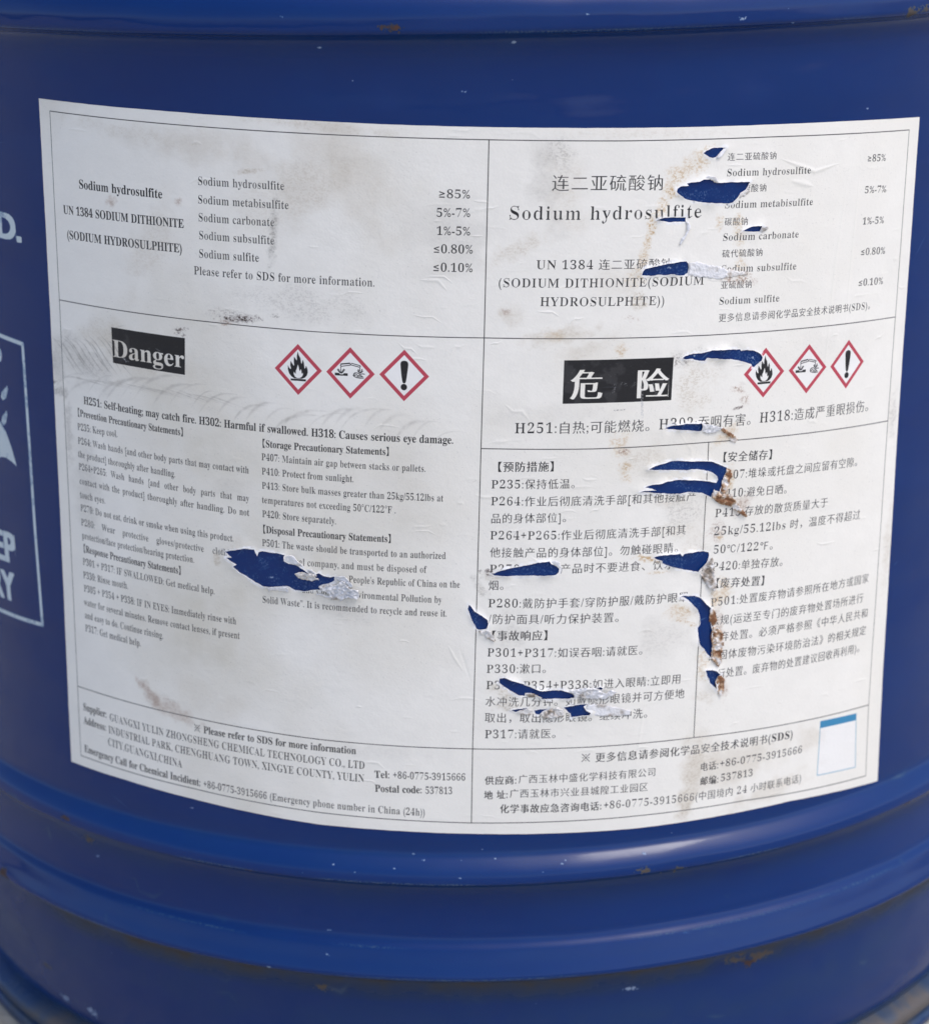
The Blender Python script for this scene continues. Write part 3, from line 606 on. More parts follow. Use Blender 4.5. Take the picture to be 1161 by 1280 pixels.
need = set()
for t in TEXT:
    for c in t[0]:
        if c != ' ': need.add(c if is_cjk(c) else math_bold(c))
for t in STENTEXT:
    for c in t[0]: need.add(c)
GL, SANS_CAP, SPACE = collect_glyphs(need)
def bars(lines, w):
    out = []
    for x0, y0, x1, y1 in lines:
        L = math.hypot(x1 - x0, y1 - y0); nx, ny = -(y1 - y0) / L * w, (x1 - x0) / L * w
        P = [(x0 + nx, y0 + ny), (x1 + nx, y1 + ny), (x1 - nx, y1 - ny), (x0 - nx, y0 - ny)]
        out += [(*P[i], *P[(i + 1) % 4]) for i in range(4)]
    return out
# the reference mark: a thin cross with a dot in each quarter
GL['※'] = (np.array(bars([(.12, .02, .44, .34), (.50, .40, .88, .78), (.12, .78, .88, .02)][:0] + [(.12, .02, .88, .78), (.88, .02, .53, .37), (.47, .43, .12, .78), (.43, .12, .57, .12), (.43, .68, .57, .68), (.15, .40, .29, .40), (.71, .40, .85, .40)], .03)), 1.0)
SERIF_CAP = GL[math_bold('H')][0][:, [1, 3]].max() if math_bold('H') in GL else 0.68

# ------------------------------------------------------------------ tiny 2-D rasteriser
def raster_edges(seg, w, h):
    """even-odd fill of line segments (x0,y0,x1,y1), pixel centres, y up in row order"""
    acc = np.zeros((h, w + 1), dtype=np.int32)
    x0, y0, x1, y1 = seg[:, 0], seg[:, 1], seg[:, 2], seg[:, 3]
    lo = np.minimum(y0, y1); hi = np.maximum(y0, y1)
    r0 = np.ceil(lo - 0.5).astype(int); r1 = np.ceil(hi - 0.5).astype(int)
    r0 = np.clip(r0, 0, h); r1 = np.clip(r1, 0, h)
    cnt = r1 - r0; m = cnt > 0
    if not m.any(): return np.zeros((h, w), bool)
    x0, y0, x1, y1, r0, cnt = x0[m], y0[m], x1[m], y1[m], r0[m], cnt[m]
    ei = np.repeat(np.arange(len(cnt)), cnt)
    off = np.arange(cnt.sum()) - np.repeat(np.cumsum(cnt) - cnt, cnt)
    rows = r0[ei] + off
    t = (rows + 0.5 - y0[ei]) / (y1[ei] - y0[ei])
    xs = x0[ei] + t * (x1[ei] - x0[ei])
    ci = np.clip(np.ceil(xs - 0.5).astype(int), 0, w)
    np.add.at(acc, (rows, ci), 1)
    return (np.cumsum(acc, axis=1)[:, :w] & 1).astype(bool)

def erode_runs(a, n, axis):
    """thin thick runs by n pixels along an axis, leave runs that are already thin"""
    if n < 1: return a
    e = a.copy()
    l = n // 2; r = n - l
    for k in range(1, l + 1): e &= np.roll(a, k, axis)
    for k in range(1, r + 1): e &= np.roll(a, -k, axis)
    d = e.copy()
    for k in range(1, l + 1): d |= np.roll(e, -k, axis)
    for k in range(1, r + 1): d |= np.roll(e, k, axis)
    rest = a & ~d
    return e | rest

def dilate(a, n, axis):
    d = a.copy()
    for k in range(1, n + 1):
        d |= np.roll(a, k, axis) | np.roll(a, -k, axis)
    return d

def layout(text, style, m=1.0, tr=0.0):
    """list of (glyph, x, sx, kind) and the total advance, in em of the serif (latin) or the CJK square"""
    x = 0.0; items = []
    song = style in 'sSW'
    for c in text:
        if c == ' ':
            x += (0.32 if song else 0.30) * m + tr; continue
        if is_cjk(c):
            seg, adv = GL[c]
            k = 1.0 if song else 1.0
            if c == '【': x -= 0.0
            items.append((c, x, 1.0, 'c')); x += 1.0
        else:
            g = math_bold(c); seg, adv = GL[g]
            serif = g != c
            if song:
                items.append((g, x + 0.03, 1.04 if serif else 0.9, 'l')); x += adv * (1.04 if serif else 0.9) + 0.06
            else:
                k = 1.0 if serif else 0.92
                items.append((g, x, k, 'l')); x += adv * k + tr
    return items, x - tr

# label image: K pixels per mm
HALF_U, HALF_V = 131.6, 98.9
K = 13.0
LW, LH = int(2 * HALF_U * K), int(2 * HALF_V * K)
ink = np.zeros((LH, LW), np.float32); white = np.zeros((LH, LW), np.float32)

def draw_text(canvas, k, ox, oy, text, u0, v0, u1, v1, size, style, m=1, tr=0, sans=False, SS=4):
    items, total = layout(text, style, m, tr) if not sans else (None, 0)
    if sans:
        items = []; x = 0.0
        for c in text:
            items.append((c, x, 1.0, 'l')); x += GL[c][1] + tr
        total = x - tr
    L = math.hypot(u1 - u0, v1 - v0)
    song = style in 'sSW'
    em = size if song else size / (SANS_CAP if sans else SERIF_CAP)          # vertical em
    emc = em * 0.97
    hx = L / total                                                          # mm per em, horizontally
    ca, sa = (u1 - u0) / L, (v1 - v0) / L
    only = all(is_cjk(c) for c in text if c != ' ')
    dy = 0.085 * em if (only and song) else 0.0
    for g, x, sx, kind in items:
        seg, adv = GL[g]
        if not len(seg): continue
        if kind == 'c':
            fx, fy = (0.94 if g not in '℃℉' else 0.9 / max(adv, 0.9)), 0.94; gx = x + 0.03
            if not song: fy = 0.94; fx = 0.94
        else:
            fx = sx; gx = x
            if style == 'r': fx = sx * (.965 if tr == 0 else 1.03); gx = x + (.018 * adv if tr == 0 else 0)
            fy = (0.70 / SERIF_CAP if song else 1.0)
            if sans: fy = 1.0
            if song: fy = 0.70 / SERIF_CAP
        X = (gx + seg[:, [0, 2]] * fx) * hx
        Y = seg[:, [1, 3]] * fy * em + dy
        px = (ox + u0 + X * ca - Y * sa) * k * SS
        py = (oy + v0 + X * sa + Y * ca) * k * SS
        a0 = int(px.min() // SS) - 2; b0 = int(py.min() // SS) - 2
        w = int(px.max() // SS) + 4 - a0; h = int(py.max() // SS) + 4 - b0
        if a0 < 0 or b0 < 0 or a0 + w > canvas.shape[1] or b0 + h > canvas.shape[0]:
            if a0 + w <= 0 or a0 >= canvas.shape[1] or b0 < 0 or b0 + h > canvas.shape[0]: continue
        s2 = np.stack([px[:, 0] - a0 * SS, py[:, 0] - b0 * SS, px[:, 1] - a0 * SS, py[:, 1] - b0 * SS], 1)
        a = raster_edges(s2, w * SS, h * SS)
        pe = hx * k * SS; pv = em * k * SS                                   # em in sub-pixels
        if kind == 'c':
            if style == 's' and g != '※': a = erode_runs(a, int(0.025 * pv), 0)
            if g == '※': pass
            elif style == 'S': a = erode_runs(a, int(0.018 * pv), 0); a = dilate(a, max(1, int(0.016 * pe)), 1)
            if style == 'W': a = erode_runs(a, int(0.026 * pv), 0); a = dilate(a, max(1, int(0.034 * pe)), 1)
            if style == 'b' and g in '【】': a = dilate(a, 1, 1)
        elif not sans:
            serif = ord(g) > 0x1D000
            if style == 'r' and serif: a = erode_runs(a, int((0.044 if tr == 0 else 0.054) * pe), 1)
            if style == 'r' and not serif: a = erode_runs(a, int(0.02 * pe), 1)
            if style == 's' and serif: a = erode_runs(a, int(0.055 * pe), 1)
            if style == 's' and not serif: a = erode_runs(a, int(0.02 * pe), 1)
            if style == 'w': a = dilate(a, 1, 1)
            if style in 'bS' and not serif: a = dilate(a, max(1, int(0.012 * pe)), 1)
        else:
            a = dilate(a, max(1, int(0.05 * pe)), 1); a = dilate(a, max(1, int(0.03 * pe)), 0)
        cov = a.reshape(h, SS, w, SS).mean(axis=(1, 3)).astype(np.float32)
        x_lo, x_hi = max(0, a0), min(canvas.shape[1], a0 + w)
        sub = canvas[b0:b0 + h, x_lo:x_hi]
        np.maximum(sub, cov[:, x_lo - a0:x_hi - a0], out=sub)

def poly_mask(pts, k, ox, oy, shape, SS=3):
    P = np.array(pts, float); px = (P[:, 0] + ox) * k; py = (P[:, 1] + oy) * k
    a0 = max(0, int(px.min()) - 2); b0 = max(0, int(py.min()) - 2)
    a1 = min(shape[1], int(px.max()) + 3); b1 = min(shape[0], int(py.max()) + 3)
    w, h = a1 - a0, b1 - b0
    x = (px - a0) * SS; y = (py - b0) * SS
    s = np.stack([x, y, np.roll(x, -1), np.roll(y, -1)], 1)
    # clip on the left side by clamping
    s[:, [0, 2]] = np.maximum(s[:, [0, 2]], 0)
    return slice(b0, b1), slice(a0, a1), raster_edges(s, w * SS, h * SS).reshape(h, SS, w, SS).mean(axis=(1, 3)).astype(np.float32)

def line_mask(pts, width, k, ox, oy, shape, soft=0.5, taper=False):
    """coverage of a polyline of a width in units; returns slices and mask"""
    P = np.array(pts, float); P = (P + [ox, oy]) * k; hw = width * k / 2
    pad = hw + soft * 3 + 2
    a0 = int(max(0, P[:, 0].min() - pad)); a1 = int(min(shape[1], P[:, 0].max() + pad))
    b0 = int(max(0, P[:, 1].min() - pad)); b1 = int(min(shape[0], P[:, 1].max() + pad))
    out = np.zeros((max(0, b1 - b0), max(0, a1 - a0)), np.float32)
    if not out.size: return slice(b0, b0), slice(a0, a0), out
    tot = np.hypot(*(P[1:] - P[:-1]).T).sum(); run = 0
    for A, B in zip(P[:-1], P[1:]):
        L = math.hypot(*(B - A)) + 1e-9
        c0 = int(max(a0, min(A[0], B[0]) - pad)); c1 = int(min(a1, max(A[0], B[0]) + pad))
        d0 = int(max(b0, min(A[1], B[1]) - pad)); d1 = int(min(b1, max(A[1], B[1]) + pad))
        if c1 > c0 and d1 > d0:
            yy, xx = np.mgrid[d0:d1, c0:c1].astype(np.float32); xx += 0.5; yy += 0.5
            t = np.clip(((xx - A[0]) * (B[0] - A[0]) + (yy - A[1]) * (B[1] - A[1])) / L ** 2, 0, 1)
            d = np.hypot(xx - A[0] - t * (B[0] - A[0]), yy - A[1] - t * (B[1] - A[1]))
            if taper:
                g = (run + t * L) / tot; ww = hw * np.clip(1 - np.abs(2 * g - 1) ** 2, 0, 1) + 0.01
                mk = np.exp(-(d / ww) ** 2) * np.clip(1 - np.abs(2 * g - 1) ** 2, 0, 1)
            else:
                mk = np.clip((hw - d) / soft / 2 + 0.5, 0, 1)
            sub = out[d0 - b0:d1 - b0, c0 - a0:c1 - a0]; np.maximum(sub, mk, out=sub)
        run += L
    return slice(b0, b1), slice(a0, a1), out

def vnoise(h, w, cell, rg=rng, cy=None):
    cy = cy or cell
    gy, gx = int(h / cy) + 3, int(w / cell) + 3
    g = rg.random((gy, gx)).astype(np.float32)
    y = np.arange(h) / cy; x = np.arange(w) / cell
    yi = y.astype(int); xi = x.astype(int); fy = (y - yi).astype(np.float32); fx = (x - xi).astype(np.float32)
    fy = (fy * fy * (3 - 2 * fy))[:, None]; fx = (fx * fx * (3 - 2 * fx))[None, :]
    r0 = g[yi][:, xi] * (1 - fx) + g[yi][:, xi + 1] * fx
    r1 = g[yi + 1][:, xi] * (1 - fx) + g[yi + 1][:, xi + 1] * fx
    return r0 * (1 - fy) + r1 * fy

def fbm(h, w, cell, octaves=4, rg=rng, ay=1.0):
    s = np.zeros((h, w), np.float32); a = 1.0; tot = 0
    for o in range(octaves):
        s += a * vnoise(h, w, max(1.2, cell / 2 ** o), rg, max(1.2, cell * ay / 2 ** o)); tot += a; a *= 0.55
    return s / tot

# ------------------------------------------------------------------ the label's print
for t in TEXT:
    txt, u0, v0, u1, v1, size, st, m, tr = t
    draw_text(white if st in 'wW' else ink, K, HALF_U, HALF_V, txt, u0, v0, u1, v1, size, st, m, tr)
SH = ink.shape
for pts, w in RULES:
    sy, sx, mk = line_mask(pts, 0.2 * w / 0.8, K, HALF_U, HALF_V, SH)
    ink[sy, sx] = np.maximum(ink[sy, sx], mk * 0.9)
red = np.zeros(SH, np.float32); blue = np.zeros(SH, np.float32); pale = np.zeros(SH, np.float32)
for kind, pts, c in POLY:
    if kind == 'qrframe':
        sy, sx, mk = line_mask(pts + pts[:1], 0.22, K, HALF_U, HALF_V, SH); blue[sy, sx] = np.maximum(blue[sy, sx], mk * 0.8)
        sy, sx, mk = poly_mask(pts, K, HALF_U, HALF_V, SH); pale[sy, sx] = np.maximum(pale[sy, sx], mk)
    elif kind == 'qrhead':
        sy, sx, mk = poly_mask(pts, K, HALF_U, HALF_V, SH); blue[sy, sx] = np.maximum(blue[sy, sx], mk)
    else:
        sy, sx, mk = poly_mask(pts, K, HALF_U, HALF_V, SH); ink[sy, sx] = np.maximum(ink[sy, sx], mk)
ink = np.clip(ink - white, 0, 1)

# hazard diamonds, drawn in a square whose half diagonal is 150 units
FLAME = [(213,100),(219,122),(229,140),(234,168),(238,178),(244,150),(251,166),(254,192),(256,206),(262,200),(265,186),(271,198),(275,212),(276,228),(270,246),(258,260),(240,269),(190,269),(172,258),(158,240),(150,215),(151,190),(156,202),(166,214),(170,208),(165,186),(168,162),(178,178),(188,192),(190,186),(188,160),(190,134),(200,148),(207,158),(208,128)]
FLAME_IN = [(214,180),(219,196),(222,214),(227,222),(231,208),(236,218),(237,234),(242,238),(247,228),(246,244),(238,258),(224,266),(206,266),(194,258),(186,242),(188,226),(194,236),(200,240),(200,222),(206,208)]
def diamond(d, which):
    D = np.array(d); c = D.mean(axis=0); right = (D[1] - D[3]) / 2; up = (D[0] - D[2]) / 2
    def M(pts, cx, cy): return [tuple(c + right * ((x - cx) / 150.0) * 1.0 + up * ((cy - y) / 160.0)) for x, y in pts]
    sy, sx, mk = poly_mask(d, K, HALF_U, HALF_V, SH)
    inner = [tuple(c + (np.array(q) - c) * 0.795) for q in d]
    sy2, sx2, mk2 = poly_mask(inner, K, HALF_U, HALF_V, SH)
    red[sy, sx] = np.maximum(red[sy, sx], mk); red[sy2, sx2] = np.clip(red[sy2, sx2] - mk2, 0, 1)
    pale[sy2, sx2] = np.maximum(pale[sy2, sx2], mk2)
    def ip(pts, v=1.0):
        a, b, m_ = poly_mask(pts, K, HALF_U, HALF_V, SH)
        if v > 0: ink[a, b] = np.maximum(ink[a, b], m_ * v)
        else: ink[a, b] = np.clip(ink[a, b] - m_, 0, 1)
    def il(pts, w):
        a, b, m_ = line_mask(pts, w, K, HALF_U, HALF_V, SH); ink[a, b] = np.maximum(ink[a, b], m_)
    if which == 0:
        ip(M(FLAME, 215, 213)); ip(M(FLAME_IN, 215, 213), -1)
        ip(M([(168,272),(264,272),(264,284),(168,284)], 215, 213))
    elif which == 1:
        cx, cy = 545, 235
        ip(M([(449,238),(474,238),(480,246),(500,246),(506,238),(529,238),(529,254),(449,254)], cx, cy))
        for pts in ([(487,184),(540,176)],[(490,196),(545,186)],[(487,184),(484,192),(490,196)],[(540,176),(548,180),(545,186)],[(487,181),(541,173)],
                    [(605,186),(552,174)],[(602,196),(548,184)],[(605,186),(607,193),(602,196)],
                    [(487,200),(486,206)],[(487,212),(486,220)],[(604,202),(604,208)],[(604,212),(603,218)],
                    [(466,218),(474,230),(482,238)],[(470,214),(480,228),(486,238)],[(510,216),(502,228),(494,238)],[(504,213),(497,226),(491,238)],[(488,224),(488,238)],
                    [(594,210),(600,222),(604,232)],[(618,208),(612,222),(606,232)],[(590,218),(598,228)],[(622,218),(612,230)],
                    [(566,240),(574,232),(590,232),(604,240),(622,236),(632,238)],[(563,248),(570,256),(586,262),(606,264),(626,262)],[(572,238),(568,248)],[(580,240),(590,248),(604,246),(616,250)],[(586,255),(604,256),(622,254)],[(566,246),(578,250)]):
            il(M(pts, cx, cy), 0.2)
    else:
        cx, cy = 884, 250
        ip(M([(861,184),(862,172),(868,163),(878,159),(891,159),(901,163),(907,172),(908,184),(905,215),(900,255),(895,286),(890,297),(884,299),(878,297),(873,286),(868,255),(864,215)], cx, cy))
        ip(M([(883 + 19 * math.cos(a), 322 + 20 * math.sin(a)) for a in np.linspace(0, 2 * math.pi, 20)[:-1]], cx, cy))
for i, d in enumerate(DIAM): diamond(d, i % 3)

# ------------------------------------------------------------------ paper colour, dirt, wear (values as they look in even light)
img = np.empty((LH, LW, 3), np.float32)
img[:] = (0.925, 0.915, 0.882)
n1 = fbm(LH, LW, 700, 5); n2 = fbm(LH, LW, 60, 4); n3 = vnoise(LH, LW, 2.2) * 0.6 + vnoise(LH, LW, 5) * 0.4
img += ((n1 - 0.5) * 0.05 + (n2 - 0.5) * 0.022 + (n3 - 0.5) * 0.018)[..., None]
# thin film of grime, more of it on the left half
uu = np.linspace(-1, 1, LW)[None, :]
grime = np.clip((n1 - 0.47) * 3.2, 0, 1) * np.clip(0.75 - 0.35 * uu, 0, 1) * (0.4 + 0.6 * n2)
img -= grime[..., None] * np.array([0.13, 0.14, 0.165])
speck = (n3 > 0.80) & (n1 > 0.5)
img[speck] *= 0.93
CL = {0: (0.59, 0.575, 0.545), 1: (0.72, 0.675, 0.60), 2: (0.58, 0.48, 0.42), 3: (0.74, 0.62, 0.46), 4: (0.25, 0.21, 0.20)}
abrade = np.zeros(SH, np.float32)
def stain(cx, cy, rx, ry, ang, col, strength, sp):
    px, py = (cx + HALF_U) * K, (cy + HALF_V) * K; pr = max(rx, ry) * K * 1.7 + 4
    a0, a1 = int(max(0, px - pr)), int(min(LW, px + pr)); b0, b1 = int(max(0, py - pr)), int(min(LH, py + pr))
    if a1 <= a0 or b1 <= b0: return
    yy, xx = np.mgrid[b0:b1, a0:a1].astype(np.float32); xx -= px; yy -= py
    c, s = math.cos(math.radians(ang)), math.sin(math.radians(ang))
    x = (xx * c + yy * s) / (rx * K); y = (-xx * s + yy * c) / (ry * K)
    h, w = xx.shape
    wob = fbm(h, w, max(6, min(rx, ry) * K * 0.8), 4)
    d = np.sqrt(x * x + y * y) + (wob - 0.5) * 1.3
    m_ = np.clip(1.15 - d, 0, 1); m_ = m_ * m_ * (3 - 2 * m_)
    fine = vnoise(h, w, 3.2) * 0.5 + vnoise(h, w, 9, rng, 5) * 0.5
    m_ = m_ * ((1 - sp) + sp * np.clip((fine - 0.50) * 5 + 0.25, 0, 1.3)) * strength
    m_ = np.clip(m_, 0, 1)[..., None]
    if sp > .25: np.maximum(abrade[b0:b1, a0:a1], m_[..., 0] * 1.1, out=abrade[b0:b1, a0:a1])
    img[b0:b1, a0:a1] = img[b0:b1, a0:a1] * (1 - m_) + np.array(CL[col]) * m_
for s_ in STAINS: stain(*s_[:6], min(.9, s_[6] * (1.2 if s_[0] < 5 else 1.08)), s_[7])
for pts, w, col, st in STROKES:
    # smooth the polyline
    P = np.array(pts, float); tt = np.linspace(0, len(P) - 1, 14); C_ = []
    for t in tt:
        i = min(int(t), len(P) - 2); f = t - i
        p0 = P[max(i - 1, 0)]; p1 = P[i]; p2 = P[i + 1]; p3 = P[min(i + 2, len(P) - 1)]
        C_.append(0.5 * (2 * p1 + (p2 - p0) * f + (2 * p0 - 5 * p1 + 4 * p2 - p3) * f * f + (3 * p1 - p0 - 3 * p2 + p3) * f ** 3))
    sy, sx, mk = line_mask(C_, w * 0.34, K, HALF_U, HALF_V, SH, taper=True)
    if mk.size:
        h, w_ = mk.shape; mk = mk * (0.55 + 0.9 * (vnoise(h, w_, 14) - 0.3)) * st
        mk = np.clip(mk, 0, 1)[..., None]; img[sy, sx] = img[sy, sx] * (1 - mk) + np.array(CL[col]) * mk
# print, a little broken by rubbing
wear = np.clip(1.0 - np.clip((n3 - 0.74) * 4, 0, 1) * 0.22 - np.clip((n2 - 0.6) * 1.0, 0, 0.10), 0, 1)
img = img * (1 - 0.35 * pale[..., None]) + 0.35 * pale[..., None] * np.array((0.93, 0.935, 0.95))
img = img * (1 - red[..., None] * 0.95) + np.array((0.71, 0.235, 0.30)) * red[..., None] * 0.95
img = img * (1 - blue[..., None] * 0.9) + np.array((0.16, 0.48, 0.66)) * blue[..., None] * 0.9
for kind, pts, c in POLY:
    if kind == 'box':
        sy, sx, mk = poly_mask(pts, K, HALF_U, HALF_V, SH); abrade[sy, sx] *= 1 - .85 * mk
a = (ink * wear * (1 - np.clip(abrade, 0, .75) * .7))[..., None] * 0.97
img = img * (1 - a) + np.array((0.085, 0.085, 0.10)) * a
del n1, pale, red, blue
# scratches and rubs through the black boxes
for (x0, y0, x1, y1, w, c) in ((-103.5,30.5,-101.5,29.6,.6,.62),(-102.8,30.2,-102.2,29.4,.4,.7),(35,29,35.4,31,.7,.5),(37,31.5,38.5,31,.8,.5),(40,30,41,31.4,.6,.45),(35.5,24,38.5,24.2,.3,.42),(42.8,31,43.4,22,.7,.72),(46,31,47,28,.5,.6),(-92,34.5,-90,33.6,.3,.6)):
    sy, sx, mk = line_mask([(x0, y0), (x1, y1)], w, K, HALF_U, HALF_V, SH, soft=1.5)
    mk = (mk * np.clip((vnoise(*mk.shape, 3) - 0.35) * 3, 0, 1) * 0.6)[..., None]
    img[sy, sx] = img[sy, sx] * (1 - mk) + c * mk
# bare white fibre along the torn edges
for hpts in HOLES:
    P = hpts + hpts[:1]
    sy, sx, mk = line_mask(P, 1.5, K, HALF_U, HALF_V, SH, soft=3)
    h, w_ = mk.shape; nn = fbm(h, w_, 16, 3)
    sy2, sx2, core = line_mask(P, 0.55, K, HALF_U, HALF_V, SH, soft=2)
    mk = np.clip(mk * np.clip((nn - 0.48) * 7, 0, 1), 0, 1)
    yy = slice(sy2.start - sy.start, sy2.start - sy.start + core.shape[0]); xx = slice(sx2.start - sx.start, sx2.start - sx.start + core.shape[1])
    mk[yy, xx] = np.maximum(mk[yy, xx], core)
    mk = mk[..., None] * 0.9
    fib = 0.90 + 0.06 * vnoise(h, w_, 5)[..., None] * np.array((1, 1, 1.02))
    img[sy, sx] = img[sy, sx] * (1 - mk) + fib * mk

def make_image(name, rgb, alpha=None, data=False):
    h, w = rgb.shape[:2]
    im = bpy.data.images.new(name, w, h, alpha=alpha is not None, is_data=data)
    buf = np.empty((h, w, 4), np.float32); buf[..., :3] = np.clip(rgb, 0, 1); buf[..., 3] = 1 if alpha is None else alpha
    if alpha is not None: im.alpha_mode = 'CHANNEL_PACKED'
    im.pixels.foreach_set(buf.ravel()); im.update(); im.pack()
    return im
label_img = make_image('label_print', img)

# relief of the paper: small creases, bubbles and ripples (half resolution)
HK = 7.0; HW, HH = int(2 * HALF_U * HK), int(2 * HALF_V * HK)
hgt = np.full((HH, HW), 0.30, np.float32)
hgt += (fbm(HH, HW, 90, 4, ay=0.6) - 0.5) * 0.22 + (fbm(HH, HW, 16, 3, ay=0.7) - 0.5) * 0.07
hgt += (vnoise(HH, HW, 3) - 0.5) * 0.03
hh_, hw_ = HALF_V, HALF_U
for i in range(380):
    cu_, cv_ = rng.uniform(-hw_, hw_), rng.uniform(-hh_, hh_)
    if cu_ < -40 and rng.random() < 0.45: continue
    L_ = rng.uniform(2.0, 9.0); an = rng.normal(0.05, 0.28); bow = rng.uniform(-0.12, 0.22) * L_
    P = [(cu_ - L_ / 2 * math.cos(an), cv_ - L_ / 2 * math.sin(an)), (cu_ - L_ / 6 * math.cos(an), cv_ + bow * 0.8), (cu_ + L_ / 6 * math.cos(an), cv_ + bow * 0.8), (cu_ + L_ / 2 * math.cos(an), cv_ + L_ / 2 * math.sin(an))]
    sy, sx, mk = line_mask(P, rng.uniform(0.4, 1.0), HK, HALF_U, HALF_V, hgt.shape, taper=True)
    if mk.size: hgt[sy, sx] += mk * (0.03 + 0.16 * rng.random() ** 2.2)
# long creases that run from the tears
for P, w, a_ in (([(-5, -42), (-3, -48), (-1, -54)], .9, -.1), ([(104, 88), (101, 60), (99, 20)], .8, .12), ([(108, 88), (106, 40)], .7, .12), ([(-8, -42), (-6, -46), (-3.4, -50)], .8, .15),
                 ([(80, 90), (92, 86), (101, 88)], 1.2, .3), ([(84, 84), (92, 82)], 1.6, .3), ([(52, 20), (58, 12), (60, -10)], 1.0, .08), ([(48, -60), (46, -80)], .8, .1)):
    sy, sx, mk = line_mask(P, w, HK, HALF_U, HALF_V, hgt.shape, taper=True); hgt[sy, sx] += mk * a_
height_img = make_image('label_relief', np.repeat(hgt[..., None], 3, axis=2), data=True)

# ------------------------------------------------------------------ the drum's paint: unwrapped angle / height, in drum radii
S0, S1, Z0, Z1 = -1.25, 1.25, -1.10, 0.80
DK = 1250.0
DW, DH = int((S1 - S0) * DK), int((Z1 - Z0) * DK)
paint = np.empty((DH, DW, 3), np.float32); paint[:] = (0.0, 0.163, 0.395)
zz = np.linspace(Z0, Z1, DH)[:, None]; ss = np.linspace(S0, S1, DW)[None, :]
m1 = fbm(DH, DW, 260, 5, ay=0.5); m2 = fbm(DH, DW, 40, 4); m3 = vnoise(DH, DW, 2.0)
paint += ((m1 - 0.5) * 0.02)[..., None]
matte = np.clip((m1 - 0.52) * 2.2, 0, 0.35) * 0.6
# dust that lies in the steps under the hoops and on the foot
def dust_at(z, up, down, amount, col=(0.31, 0.30, 0.285)):
    d = zz - z
    k = np.where(d > 0, np.clip(1 - d / up, 0, 1), np.clip(1 + d / down, 0, 1))
    k = k * np.clip((m1 - 0.26) * 2.6, 0, 1) * (0.55 + 0.8 * (m2 - 0.25)) * amount
    k = np.clip(k, 0, 0.92)
    paint[:] = paint * (1 - k[..., None]) + np.array(col) * k[..., None]
    np.maximum(matte, k, out=matte)
dust_at(-0.600, 0.006, 0.055, 0.35)
dust_at(-0.768, 0.020, 0.040, 1.3, (0.265, 0.235, 0.225))
dust_at(-1.02, 0.05, 0.10, 1.7, (0.37, 0.34, 0.315))
dust_at(-0.85, 0.08, 0.10, 0.22)
dust_at(0.640, 0.006, 0.045, 0.18)
dust_at(-0.555, 0.03, 0.03, 0.10)
# worn crests: broken, paler rub lines along the sharp edges of the hoops
for zc, wd, am, th_ in ((-.5935, .0022, .7, .50), (-.7490, .0025, .55, .50), (.6455, .0022, .6, .52), (-.7065, .0018, .5, .42), (-.600, .006, .22, .42)):
    wob = (vnoise(1, DW, 260)[0] - .5) * .0015
    ln = np.exp(-((zz - zc - wob[None, :]) / wd) ** 2)
    br = np.clip((vnoise(DH, DW, 150, rng, 30) - th_) * 4, 0, 1) * np.clip((m3 - .2) * 1.6, 0, 1)
    k = (ln * br * am)[..., None]
    paint[:] = paint * (1 - k) + np.array((.40, .42, .47)) * k
# traces of glue and fibre where the label is torn off
inl = (np.abs(ss) < .66) & (np.abs(zz) < .5)
k = np.clip((m2 - .48) * 4, 0, .40) * np.clip((m3 - .35) * 2, 0, 1) * inl + (m3 > .93) * inl * .30
paint[:] = paint * (1 - k[..., None]) + np.array((.36, .42, .56)) * k[..., None]
np.maximum(matte, k, out=matte)
for i in range(420):
    s0, z0 = rng.uniform(-.64, .66), rng.uniform(-.48, .5); an = rng.normal(.3, .5); L_ = rng.uniform(.006, .035)
    sy, sx, mk = line_mask([(s0, z0), (s0 + L_ * math.cos(an), z0 + L_ * math.sin(an))], rng.uniform(.0008, .0018), DK, -S0, -Z0, paint.shape, taper=True)
    if mk.size: mk = (mk * rng.uniform(.15, .7))[..., None]; paint[sy, sx] = paint[sy, sx] * (1 - mk) + np.array((.50, .56, .68)) * mk
# pale scuffs low on the wall
for i in range(60):
    s0 = rng.uniform(S0 + .1, S1 - .1); z0 = rng.uniform(-1.0, -0.76) if i < 45 else rng.uniform(-.75, -.55)
    L_ = rng.uniform(.01, .07)
    sy, sx, mk = line_mask([(s0, z0), (s0 + L_ * .6, z0 + rng.uniform(-.01, .01)), (s0 + L_, z0 + rng.uniform(-.02, .02))], rng.uniform(.002, .010), DK, -S0, -Z0, paint.shape, taper=True)
    if mk.size:
        mk = (mk * np.clip(m2[sy, sx] * 2 - .6, 0, 1) * rng.uniform(.15, .5))[..., None]
        paint[sy, sx] = paint[sy, sx] * (1 - mk) + np.array((0.42, 0.42, 0.42)) * mk
